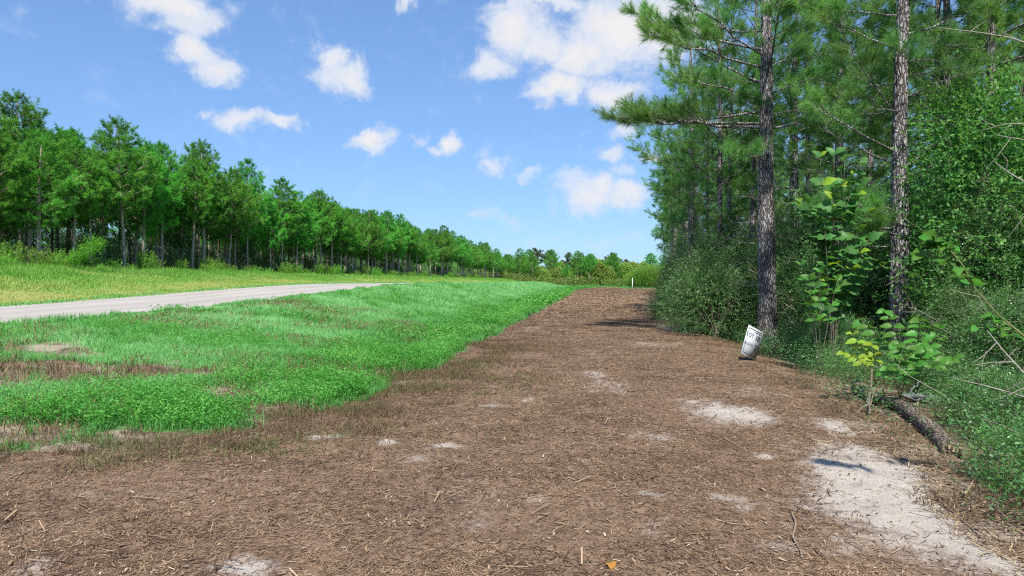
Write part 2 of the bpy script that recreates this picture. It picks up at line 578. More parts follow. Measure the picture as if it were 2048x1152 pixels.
YS = np.concatenate([np.arange(-40, 3, 1.0), np.arange(3, 15, .06), np.arange(15, 30, .2), np.arange(30, PATH_END, .6), [PATH_END]])
YF = np.concatenate([np.arange(PATH_END, 220, 2.0), np.arange(220, 900.1, 20)])

# bare sandy spots of the path, read off the photograph (centre, half-size in photo px, strength)
SAND = [(1475, 828, 62, 18, 1.0), (1510, 790, 60, 14, .5), (1700, 853, 55, 12, .9), (1760, 905, 100, 14, .6), (1800, 975, 130, 60, 1.1), (1840, 1010, 190, 70, 1.0), (1900, 1060, 200, 70, 1.0), (1690, 1000, 90, 40, .5), (1720, 1080, 120, 40, .55),
        (2010, 1120, 120, 40, .9), (1720, 910, 60, 16, .8), (490, 1132, 70, 22, 1.0), (1300, 988, 26, 9, .8), (990, 811, 24, 5, .8), (1060, 798, 16, 4, .6),
        (655, 874, 36, 6, .9), (775, 885, 22, 5, .8), (890, 892, 30, 6, .8), (1215, 770, 50, 14, .55), (1180, 752, 40, 8, .4), (1530, 912, 22, 6, .8),
        (1450, 1000, 50, 12, .7), (1480, 1020, 30, 10, .6), (1560, 1090, 90, 18, .55), (820, 920, 40, 6, .4), (1630, 1010, 80, 20, .35), (230, 905, 60, 12, .3),
        (180, 980, 120, 14, .35), (1080, 995, 10, 4, .6), (1290, 870, 40, 10, .35), (810, 925, 20, 5, .5), (1700, 1110, 60, 20, .5), (1360, 655, 20, 4, .7), (1640, 810, 24, 8, .4), (60, 1130, 120, 18, .35)]
_sand = []
for (cx, cyy, rx, ry, amp) in SAND:
    c = ground(cx, cyy); e1 = ground(cx + rx, cyy); e2 = ground(cx, cyy - ry)
    _sand.append((c.x, c.y, max(.08, math.hypot(e1.x - c.x, e1.y - c.y)), max(.10, e2.y - c.y), amp))


def sand_attr(X, Y):
    out = np.zeros_like(X)
    for (x, y, a, b, amp) in _sand:
        r = ((X - x) / a) ** 2 + ((Y - y) / b) ** 2
        out = np.maximum(out, amp * np.exp(-r * 0.65))
    worn = np.clip(fbm(X * .9 + 31, Y * .45, 4) - .50, 0, 1) * 3.0 + np.clip(fbm(X * 2.6 + 7, Y * 1.8, 3) - .56, 0, 1) * 2.4
    return out + 0.06 + .45 * np.clip(worn, 0, 1.2) * (1 - sm(25, 60, Y))


def rough(X, Y):
    near = 1 - sm(12, 30, Y)
    return (0.05 * (fbm(X * 2.2, Y * 2.2, 3) - .5) + 0.035 * (fbm(X * 9, Y * 9, 2) - .5)) * (0.4 + 0.6 * near)


g = Geo()
grid(g, YS, lambda y: Lx(y), lambda y: Rx(y), 130, sand_attr, rough)
path = link('dirt_path', g.mesh('dirt_path', M['path'], True))
tag(path, 'brown dirt path strewn with pine straw and pale sand patches', 'path', kind='structure')

# bare earth showing through the grass, from the photograph
BARE = [(90, 737, 110, 14), (170, 750, 70, 10), (300, 745, 90, 12), (400, 745, 40, 8), (500, 748, 45, 7), (470, 790, 60, 8), (400, 815, 40, 9), (40, 815, 40, 9), (560, 822, 40, 7), (620, 800, 30, 8),
        (30, 880, 60, 16), (80, 870, 50, 8), (690, 690, 24, 4), (330, 735, 40, 6), (510, 820, 50, 7)]
_bare = []
for (cx, cyy, rx, ry) in BARE:
    c = ground(cx, cyy); e1 = ground(cx + rx, cyy); e2 = ground(cx, cyy - ry)
    _bare.append((c.x, c.y, math.hypot(e1.x - c.x, e1.y - c.y), max(.15, math.hypot(e2.x - c.x, e2.y - c.y))))


def bare(X, Y):
    out = np.zeros_like(X)
    wx = 0.9 * (fbm(X * 1.5, Y * 1.5, 3) - .5); wy = 0.9 * (fbm(X * 1.5 + 40, Y * 1.5, 3) - .5)
    for (x, y, a, b) in _bare:
        out = np.maximum(out, np.exp(-0.9 * (((X + wx - x) / a) ** 2 + ((Y + wy - y) / b) ** 2)))
    return out


def field_attr(X, Y):
    near = sm(0.75, 0.0, X - Lx(Y)) * 0
    edge = 1 - sm(0.0, 0.7, (Lx(Y) - X))
    near = 1 - sm(8, 14, Y)
    ei = (Lx(Y) - X) + (.6 + 2.4 * near) * (fbm(X * 1.0 + 2, Y * 1.0, 4) - .50)
    gp = sm(.50 + .09 * sm(5.5, 10, Y), .56 + .09 * sm(5.5, 10, Y), fbm(X * 1.1 + 50, Y * 1.1, 4)) * (1 - sm(10, 13, Y))
    return np.clip(0.5 * np.maximum(np.maximum(np.clip(bare(X, Y) * 1.6, 0, 1), gp * .8), 1 - sm(.1, .6, ei)), 0, 1)


def verge_attr(X, Y):
    s = -X
    return 1.0 * (1 - sm(25, 29, s)) * (0.6 + 0.8 * fbm(X * .4, Y * .4, 3)) + 0.5 * sm(30, 32, s)


g = Geo()
t_field = np.linspace(0, 1, 41)
grid(g, YS, ROAD_N, lambda y: Lx(y), 40, field_attr)
grid(g, YS, lambda y: Rx(y), 12.0, 30, lambda X, Y: np.full_like(X, .5))
grid(g, YS[::3] if (len(YS) - 1) % 3 == 0 else np.concatenate([YS[::3], [PATH_END]]), 12.0, 300.0, 24, lambda X, Y: np.full_like(X, .5), xs=np.linspace(0, 1, 25) ** 2)
YV = np.concatenate([np.arange(-40, 112, 1.0), YF])
grid(g, YV, lambda y: y * 0 - 300.0, ROAD_F, 40, verge_attr, xs=1 - np.linspace(1, 0, 41) ** 2)
xsf = np.linspace(0, 1, 31)
grid(g, YF, lambda y: y * 0 + ROAD_N, lambda y: Lx(y * 0 + PATH_END), 20, lambda X, Y: np.zeros_like(X))
grid(g, YF, lambda y: Lx(y * 0 + PATH_END), lambda y: Rx(y * 0 + PATH_END), 12, lambda X, Y: np.zeros_like(X))
grid(g, YF, lambda y: Rx(y * 0 + PATH_END), 300.0, 30, lambda X, Y: np.full_like(X, .25), xs=np.linspace(0, 1, 31) ** 2)
gr = link('ground', g.mesh('ground', M['ground'], True))
tag(gr, 'soil and thatch of the field, verge and forest floor', 'ground', kind='structure')

g = Geo()
grid(g, np.concatenate([np.arange(-40, 112, .8), YF]), lambda y: y * 0 + ROAD_F, lambda y: y * 0 + ROAD_N, 16)
road = link('road', g.mesh('road', M['road'], True))
tag(road, 'pale unmarked road crossing behind the green field', 'road', kind='structure')

# ------------------------------------------------------------------ blades, straws, leaves
def blades(g, P, hgt, wid, lean=0.35, a=None, rr=rng, seg=1):
    """upright blades at points P: one bent triangle pair each"""
    n = len(P)
    az_ = rr.random(n) * 2 * math.pi
    side = np.stack([np.cos(az_), np.sin(az_), np.zeros(n)], -1)
    la = rr.random(n) * 2 * math.pi
    ln = lean * rr.random(n)
    out = np.stack([np.cos(la), np.sin(la), np.zeros(n)], -1)
    h = np.broadcast_to(hgt, (n,)) * (0.6 + 0.7 * rr.random(n))
    w = np.broadcast_to(wid, (n,))
    mid = P + out * (ln * h * .35)[:, None] + np.array([0, 0, 1.0]) * (h * .55)[:, None]
    tip = P + out * (ln * h * 1.1)[:, None] + np.array([0, 0, 1.0]) * (h * (1 - .35 * ln))[:, None]
    b0 = P - side * (w / 2)[:, None]; b1 = P + side * (w / 2)[:, None]
    m0 = mid - side * (w * .42)[:, None]; m1 = mid + side * (w * .42)[:, None]
    v = np.stack([b0, b1, m1, m0, tip], 1).reshape(-1, 3)
    i = np.arange(n)[:, None] * 5
    q = i + np.array([0, 1, 2, 3]); t = i + np.array([3, 2, 4])
    if a is None:
        a = rr.random(n)
    av = np.repeat(np.asarray(a), 5)
    g.add(v, q, t, av)


def leaves(g, P, D, length, width, a=None, rr=rng, fold=0.25):
    """rhombic leaves at P pointing along D"""
    n = len(P)
    D = norm(D)
    up = norm(rr.normal(size=(n, 3)) + np.array([0, 0, 1.2]))
    s = norm(np.cross(D, up)); nn = np.cross(s, D)
    L = np.broadcast_to(length, (n,)) * (.7 + .6 * rr.random(n)); Wd = np.broadcast_to(width, (n,)) * (.7 + .6 * rr.random(n))
    mid = P + D * (L * .45)[:, None]
    v = np.stack([P, mid + s * (Wd / 2)[:, None] + nn * (Wd * fold)[:, None], P + D * L[:, None] - nn * (L * .12)[:, None], mid - s * (Wd / 2)[:, None] + nn * (Wd * fold)[:, None]], 1).reshape(-1, 3)
    q = np.arange(n)[:, None] * 4 + np.array([0, 1, 2, 3])
    if a is None:
        a = rr.random(n)
    g.add(v, q, None, np.repeat(np.asarray(a), 4))


def straws(g, P, length, width, a=None, rr=rng, tilt=0.25):
    n = len(P)
    az_ = rr.random(n) * 2 * math.pi
    tl = (rr.random(n) - .25) * tilt
    d = np.stack([np.cos(az_) * np.cos(tl), np.sin(az_) * np.cos(tl), np.sin(tl)], -1)
    s = np.stack([-np.sin(az_), np.cos(az_), np.zeros(n)], -1)
    L = np.broadcast_to(length, (n,)) * (.4 + 1.0 * rr.random(n)); w = np.broadcast_to(width, (n,)) * (.6 + .8 * rr.random(n))
    e = P + d * L[:, None]
    v = np.stack([P - s * w[:, None] / 2, P + s * w[:, None] / 2, e + s * w[:, None] / 2, e - s * w[:, None] / 2], 1).reshape(-1, 3)
    q = np.arange(n)[:, None] * 4 + np.array([0, 1, 2, 3])
    if a is None:
        a = rr.random(n)
    g.add(v, q, None, np.repeat(np.asarray(a), 4))


def scatter(n, y0, y1, x0, x1, rr=rng, power=1.0):
    y = y0 + (y1 - y0) * rr.random(n) ** power
    a = x0(y) if callable(x0) else x0; b = x1(y) if callable(x1) else x1
    x = a + (b - a) * rr.random(n)
    return x, y


def on_ground(x, y, lift=0.0):
    return np.stack([x, y, H(x, y) + lift], -1)


def in_view(x, y, margin=0.06):
    c, s = math.cos(YAW), math.sin(YAW)
    fx = x * c + y * s; fd = -x * s + y * c
    return (fd > 2.5) & (np.abs(fx / np.maximum(fd, .1)) < 0.75 + margin)


# --- pine straw on the path
g = Geo()
x, y = scatter(560000, 3.2, 62, lambda y: np.maximum(Lx(y), -6.5) - .3, lambda y: Rx(y) + .8, power=2.6)
k = in_view(x, y, .15)
x, y = x[k], y[k]
dens_ = sand_attr(x, y)
cl = fbm(x * 1.6, y * 1.6, 3)
k = rng.random(len(x)) < (1 - sm(22, 58, y)) * np.clip(1.15 - 1.15 * dens_, .05, 1) * np.clip(.25 + 1.5 * (cl - .25), .1, 1)
x, y = x[k], y[k]
P = on_ground(x, y, 0.004); P[:, 2] += rough(x, y)
tone = np.clip(rng.random(len(x)) ** 1.5 * .8 + .5 * (fbm(x * 2.5 + 9, y * 2.5, 3) - .45), 0, 1)
straws(g, P, 0.045 + .003 * y, 0.0022 + .00045 * y, tone)
x, y = scatter(120000, 28, 111.5, lambda y: Lx(y), lambda y: Rx(y))
k = rng.random(len(x)) < sm(26, 48, y) * np.clip(.3 + 1.6 * (fbm(x * 1.1, y * 1.1, 3) - .25), .2, 1)
x, y = x[k], y[k]
P = on_ground(x, y, 0.01); P[:, 2] += rough(x, y)
straws(g, P, .18 + .003 * y, .016 + .0003 * y, np.clip(.16 + rng.random(len(x)) ** 1.3 * .8 + .5 * (fbm(x * 1.5 + 9, y * 1.5, 3) - .45), 0, 1))
o = link('pine_straw', g.mesh('pine_straw', M['straw']))
tag(o, 'loose brown pine straw littering the dirt path', 'pine straw', kind='stuff')

# --- twigs among the straw, and dark clods
g = Geo()
x, y = scatter(900, 3.3, 24, lambda y: np.maximum(Lx(y), -6), lambda y: Rx(y) + .3, power=1.5)
P = on_ground(x, y, 0.016); P[:, 2] += rough(x, y)
straws(g, P, 0.15, 0.007, rng.random(len(x)) ** 1.6, tilt=.2)
x, y = scatter(2600, 3.3, 26, lambda y: np.maximum(Lx(y), -6), lambda y: Rx(y), power=1.7)
P = on_ground(x, y, 0.004); P[:, 2] += rough(x, y)
leaves(g, P, np.stack([rng.normal(size=len(x)), rng.normal(size=len(x)), .5 * rng.random(len(x))], -1), .026, .016, .08 + rng.random(len(x)) * .25, rng, .4)
o = link('twig_litter', g.mesh('twig_litter', M['straw']))
tag(o, 'small twigs and dark bark crumbs scattered over the dirt path', 'twigs', kind='stuff')

# --- pale wood chips
g = Geo()
x, y = scatter(3600, 3.3, 22, lambda y: np.maximum(Lx(y), -6), lambda y: Rx(y), power=1.6)
P = on_ground(x, y, 0.014); P[:, 2] += rough(x, y)
straws(g, P, 0.035, 0.008, None, tilt=.35)
o = link('wood_chips', g.mesh('wood_chips', M['chip']))
tag(o, 'small pale wood chips and splinters strewn over the dirt path', 'wood chips', kind='stuff')

# --- grass of the field between path and road
def clump(x, y):
    return fbm(x * .55, y * .55, 4)


def gap(x, y):
    return sm(.50 + .09 * sm(5.5, 10, y), .56 + .09 * sm(5.5, 10, y), fbm(x * 1.1 + 50, y * 1.1, 4)) * (1 - sm(10, 13, y))


def edge_in(x, y):
    """how far inside the ragged edge of the grass a point lies (m)"""
    yy = np.minimum(y, 111)
    near = 1 - sm(8, 14, y)
    return (Lx(yy) - x) + (.6 + 2.4 * near) * (fbm(x * 1.0 + 2, y * 1.0, 4) - .50) + .5 * near * (fbm(x * 4, y * 4, 2) - .5)


g = Geo()
for (n, y0, y1, hh, ww, pw) in ((300000, 4.0, 16, .12, .0075, .9), (170000, 15, 32, .16, .016, 1.0), (110000, 30, 64, .20, .034, 1.0), (60000, 60, 135, .26, .07, 1.0)):
    x, y = scatter(n, y0, y1, ROAD_N + .25, (lambda y: np.minimum(Lx(np.minimum(y, 111)), 14)) if y1 < 100 else (lambda y: np.where(y < 112, Lx(np.minimum(y, 111)), 12.)), power=pw)
    k = in_view(x, y)
    ei = edge_in(x, y)
    b_ = np.maximum(bare(x, y) * 1.7, 1 - sm(.0, .45 + 1.1 * (1 - sm(7, 9, y)), ei))
    b_ = np.maximum(b_, .97 * gap(x, y))
    b_ = np.where(y > 110, 0, b_)
    k &= rng.random(len(x)) > b_
    x, y = x[k], y[k]
    c = clump(x, y)
    mint = sm(4.5, 8.0, -x + 2 * (fbm(x * .3, y * .3, 2) - .5))
    c2 = fbm(x * 2.6 + 11, y * 2.6, 3)
    tone = np.clip(.12 + .5 * mint + .6 * (c - .5) + .8 * (c2 - .5) + .4 * (rng.random(len(x)) - .5), 0, 1)
    rd = .35 + .65 * sm(.2, 2.5, x - ROAD_N)
    blades(g, on_ground(x, y, -.01), hh * rd * (.45 + .5 * c + .7 * c2), ww * .85, 1.1, tone)
o = link('grass', g.mesh('grass', M['grass']))
tag(o, 'mint green short grass covering the field beside the path', 'grass', kind='stuff')

# --- leafy weeds mixed into the field, thick along the path's edge
g = Geo()
def forbs(n, y0, y1, xa, xb, hgt, leaf, per, prob=None):
    x, y = scatter(n, y0, y1, xa, xb)
    k = in_view(x, y) & (bare(x, y) < .4) & (rng.random(n) > gap(x, y)) & (edge_in(x, y) > .12 + (.3 + 1.0 * (1 - sm(7, 9, y))) * rng.random(n)) & (rng.random(n) < (1 if prob is None else prob(x, y)))
    x, y = x[k], y[k]
    base = on_ground(x, y)
    h = hgt * (.5 + rng.random(len(x)))
    tone = np.clip(.25 + .9 * (clump(x * 2, y * 2) - .35) + .3 * rng.random(len(x)), 0, 1)
    for i in range(per):
        f = (i + .5) / per
        a_ = rng.random(len(x)) * 6.283
        lat = np.stack([np.cos(a_), np.sin(a_), .35 + .3 * rng.random(len(x))], -1)
        p = base + np.array([0, 0, 1.]) * (h * (.25 + .75 * f))[:, None] + lat * (.02 + .25 * leaf)
        leaves(g, p, lat, leaf, leaf * .42, np.clip(tone + .25 * (f - .5), 0, 1))
edgep = lambda x, y: np.clip(1.0 - (Lx(np.minimum(y, 111)) - x + 1.6 * (fbm(x * .6 + 3, y * .6, 3) - .5)) / 2.8, .0, .8) * np.clip(4.0 * (fbm(x * .9, y * .9, 4) - .36), 0, 1)
forbs(21000, 6.2, 16, lambda y: Lx(y) - 3.2, lambda y: Lx(y) - .1, .19, .036, 12, edgep)
forbs(9000, 16, 40, lambda y: Lx(y) - 3.2, lambda y: Lx(y) - .1, .24, .07, 9, edgep)
forbs(5000, 40, 111, lambda y: Lx(y) - 3.5, lambda y: Lx(y), .30, .2, 6, edgep)
forbs(9000, 5.6, 14, -11, lambda y: Lx(y) - 1, .16, .034, 11, lambda x, y: np.clip(4 * (fbm(x * .7 + 5, y * .7, 3) - .52), 0, 1) + .10)
forbs(9000, 12, 48, -11, lambda y: Lx(y) - 1.5, .20, .07, 8, lambda x, y: np.clip(9 * (fbm(x * .9 + 25, y * .9, 3) - .60), 0, 1))
o = link('field_weeds', g.mesh('field_weeds', M['weed']))
tag(o, 'bright green leafy weeds thick along the edge of the dirt path', 'weeds', kind='stuff')

# --- dead grass where field and bare soil meet
g = Geo()
x, y = scatter(260000, 3.4, 18, lambda y: Lx(y) - 3.0, lambda y: Lx(y) + 3.2)
ei = edge_in(x, y)
k = in_view(x, y) & (rng.random(len(x)) < np.maximum(np.exp(-(ei / np.where(ei > 0, .7, 1.3)) ** 2), gap(x, y) * (ei > 0)) * np.clip(4.5 * (fbm(x * 1.4 + 8, y * 1.4, 4) - .42), .0, 1))
x, y = x[k], y[k]
blades(g, on_ground(x, y, -.005), .04 + .07 * fbm(x * 2, y * 2, 2), .006, 2.2, np.clip(rng.random(len(x)) * .9, 0, 1))
x3, y3 = scatter(60000, 3.6, 14, lambda y: Lx(y) - 1.5, lambda y: Lx(y) + 2.6)
e3 = edge_in(x3, y3)
k3 = in_view(x3, y3) & (e3 < .5) & (rng.random(len(x3)) < np.exp(np.minimum(e3, 0) / .8)) & (fbm(x3 * 1.6 + 5, y3 * 1.6, 3) > .54)
OLIVE = (x3[k3], y3[k3])
k = rng.random(len(x)) < .12
blades(g, on_ground(x[k], y[k], -.005), .10, .007, 1.4, np.full(k.sum(), .5))
x4, y4 = scatter(24000, 5, 24, -11.0, lambda y: Lx(y) - .3)
k4 = in_view(x4, y4) & (fbm(x4 * .7 + 60, y4 * .7, 4) > .50)
blades(g, on_ground(x4[k4], y4[k4], -.005), .15 + .003 * y4[k4], .006 + .0006 * y4[k4], 1.2, np.clip(.5 + .5 * rng.random(k4.sum()), 0, 1))
x2, y2 = scatter(60000, 4, 16, -11, lambda y: Lx(y))
k = in_view(x2, y2) & (bare(x2, y2) > .28) & (rng.random(len(x2)) < .6)
blades(g, on_ground(x2[k], y2[k], -.005), .11, .007, 1.5, rng.random(k.sum()))
o = link('dry_grass', g.mesh('dry_grass', M['dry']))
tag(o, 'withered brown grass at the ragged border of field and path', 'dry grass', kind='stuff')

g = Geo()
x, y = OLIVE
blades(g, on_ground(x, y, -.005), .08, .006, 1.8, rng.random(len(x)))
o = link('border_tufts', g.mesh('border_tufts', M['olive']))
tag(o, 'dull olive grass tufts scattered over the brown border of the field', 'grass', kind='stuff')

# --- verge beyond the road: straw-green mown grass, taller greener grass by the trees
g = Geo()
for (n, y0, y1, ww) in ((190000, 12, 64, .028), (90000, 60, 230, .075)):
    x, y = scatter(n, y0, y1, -31.8, -19.15)
    k = in_view(x, y)
    x, y = x[k], y[k]
    q = sm(21.5, 29.5, -x + 3.0 * (fbm(x * .22, y * .22, 3) - .5) * 2)
    tone = np.clip(.80 - .55 * q + 1.3 * (fbm(x * .5 + 4, y * .5, 4) - .5) + .3 * (rng.random(len(x)) - .5), 0, 1)
    hh = (.07 + .40 * q ** 1.4) * (.4 + 1.2 * fbm(x * .9, y * .9, 3))
    blades(g, on_ground(x, y, -.01), hh, ww, .8, tone)
o = link('verge_grass', g.mesh('verge_grass', M['verge']))
tag(o, 'straw and green grass verge between the road and the pine plantation', 'grass', kind='stuff')
# grass fringe along both edges of the road
g = Geo()
x, y = scatter(26000, 8, 60, ROAD_N - .15, ROAD_N + .5)
k = in_view(x, y); x, y = x[k], y[k]
blades(g, on_ground(x, y, -.01), .17 * np.clip(fbm(x * 3, y * 1.3, 3) * 2.6 - .8, .1, 1.5), .014, .8, np.clip(.2 + .5 * rng.random(len(x)), 0, 1))
x, y = scatter(30000, 12, 70, ROAD_F - .4, ROAD_F + .45)
k = in_view(x, y) & (rng.random(len(x)) < np.clip((ROAD_F + .45 - x) * 1.2, 0, 1) * np.clip(3 * (fbm(x * 2, y * .9, 3) - .3), 0, 1)); x, y = x[k], y[k]
blades(g, on_ground(x, y, -.01), .12, .02, .9, np.clip(.2 + .6 * rng.random(len(x)), 0, 1))
o = link('roadside_grass', g.mesh('roadside_grass', M['grass']))
tag(o, 'ragged taller grass fringing the near edge of the pale road', 'grass', kind='stuff')

# --- forest floor litter and ground cover on the right
g = Geo()
x, y = scatter(90000, 3.4, 30, lambda y: Rx(y) - .1, lambda y: Rx(y) + 6, power=1.5)
straws(g, on_ground(x, y, .006), .10, .006, None)
o = link('forest_litter', g.mesh('forest_litter', M['straw']))
tag(o, 'brown needle litter on the forest floor right of the path', 'leaf litter', kind='stuff')


LOGLINE = [ground(px, py) for px, py in ((1714, 772), (1745, 797), (1790, 806), (1830, 832), (1870, 866), (1905, 905))]


def log_clear(x, y):
    d = np.full(np.shape(x), 9.0)
    for a, b in zip(LOGLINE, LOGLINE[1:]):
        for f in (0, .25, .5, .75, 1):
            q = a.lerp(b, f)
            d = np.minimum(d, np.hypot(x - q.x + .10, (y - q.y + .30) * .8))
    return sm(.30, .55, d)


def ground_cover(n, y0, y1, xa, xb, hgt, leaf, per, mat, name, label, dens_f, rr=rng):
    g = Geo()
    x, y = scatter(n, y0, y1, xa, xb)
    k = rr.random(n) < dens_f(x, y) * log_clear(x, y)
    x, y = x[k], y[k]
    base = on_ground(x, y)
    h = hgt * (.3 + 1.1 * fbm(x * 1.1 + 30, y * 1.1, 3)) * (.6 + .8 * rr.random(len(x)))
    tone = np.clip(.1 + 1.2 * (fbm(x * 1.6, y * 1.6, 3) - .3) + .3 * rr.random(len(x)), 0, 1)
    for i in range(per):
        f = (i + .5) / per
        a_ = rr.random(len(x)) * 6.283
        lat = np.stack([np.cos(a_), np.sin(a_), .2 + .6 * rr.random(len(x))], -1)
        p = base + np.array([0, 0, 1.]) * (h * f)[:, None] + lat * (.03 + .12 * rr.random(len(x)))[:, None]
        leaves(g, p, lat, leaf, leaf * .45, np.clip(tone + .3 * (f - .6), 0, 1))
    o = link(name, g.mesh(name, mat))
    tag(o, label, 'undergrowth', kind='stuff')


ground_cover(30000, 3.6, 22, lambda y: Rx(y) + .15, lambda y: Rx(y) + 5.5, .55, .036, 11, M['yaupon'], 'undergrowth', 'low dark green undergrowth carpeting the edge of the right-hand forest',
             lambda x, y: np.clip((x - Rx(y)) / .9, 0, 1) * np.clip(3.2 * (fbm(x * .9 + 3, y * .9, 3) - .33), 0, 1))
ground_cover(3000, 4.0, 11, lambda y: Rx(y) + .45, lambda y: Rx(y) + 3.5, .42, .038, 10, M['broad'], 'bright_undergrowth', 'patches of brighter green low plants by the fallen log',
             lambda x, y: np.clip((x - Rx(y)) / .9, 0, 1) * np.clip(5 * (fbm(x * .8 + 13, y * .8, 3) - .55), 0, 1))
# some withered grass tufts along the right edge of the path
g = Geo()
x, y = scatter(22000, 3.6, 20, lambda y: Rx(y) - .15, lambda y: Rx(y) + .9)
k = rng.random(len(x)) < np.clip(3.5 * (fbm(x * 1.3 + 70, y * 1.3, 3) - .45), .02, 1)
x, y = x[k], y[k]
blades(g, on_ground(x, y, -.005), .075, .006, 2.4, np.clip(rng.random(len(x)), 0, 1))
o = link('withered_edge_grass', g.mesh('withered_edge_grass', M['dry']))
tag(o, 'thin withered grass along the forest side of the path', 'dry grass', kind='stuff')

# ------------------------------------------------------------------ pines
def needle_tufts(g, P, D, k, length, width, brush, spread, tone, rr):
    """bottlebrush tufts: k thin needles round each shoot tip"""
    n = len(P)
    P = np.repeat(P, k, 0); D = np.repeat(norm(D), k, 0); tn = np.repeat(tone, k)
    m = n * k
    perp = norm(np.cross(D, rr.normal(size=(m, 3))))
    t = rr.random(m)
    ang = spread * (.25 + .85 * rr.random(m)) * (1.25 - .6 * t)
    d = norm(D * np.cos(ang)[:, None] + perp * np.sin(ang)[:, None] + np.array([0, 0, -.10]))
    b = P - D * (brush * (1 - t))[:, None]
    L = length * (.7 + .5 * rr.random(m))
    s = norm(np.cross(d, rr.normal(size=(m, 3)))) * (width / 2)
    tip = b + d * L[:, None]; tip[:, 2] -= .12 * L
    v = np.stack([b - s, b + s, tip], 1).reshape(-1, 3)
    t_ = np.arange(m * 3).reshape(-1, 3)
    g.add(v, None, t_, np.repeat(np.clip(tn + .25 * (rr.random(m) - .5), 0, 1), 3))


def limb_pts(p0, az_, length, rise, curve, n=6, rr=None, wig=.04):
    t = np.linspace(0, 1, n)
    d = np.array([math.cos(az_), math.sin(az_), 0])
    pts = p0 + np.outer(t * length, d) + np.outer(length * (rise * t + curve * t * t), [0, 0, 1])
    if rr is not None:
        pts[1:] += rr.normal(size=(n - 1, 3)) * wig * length * t[1:, None] * .6
    return pts


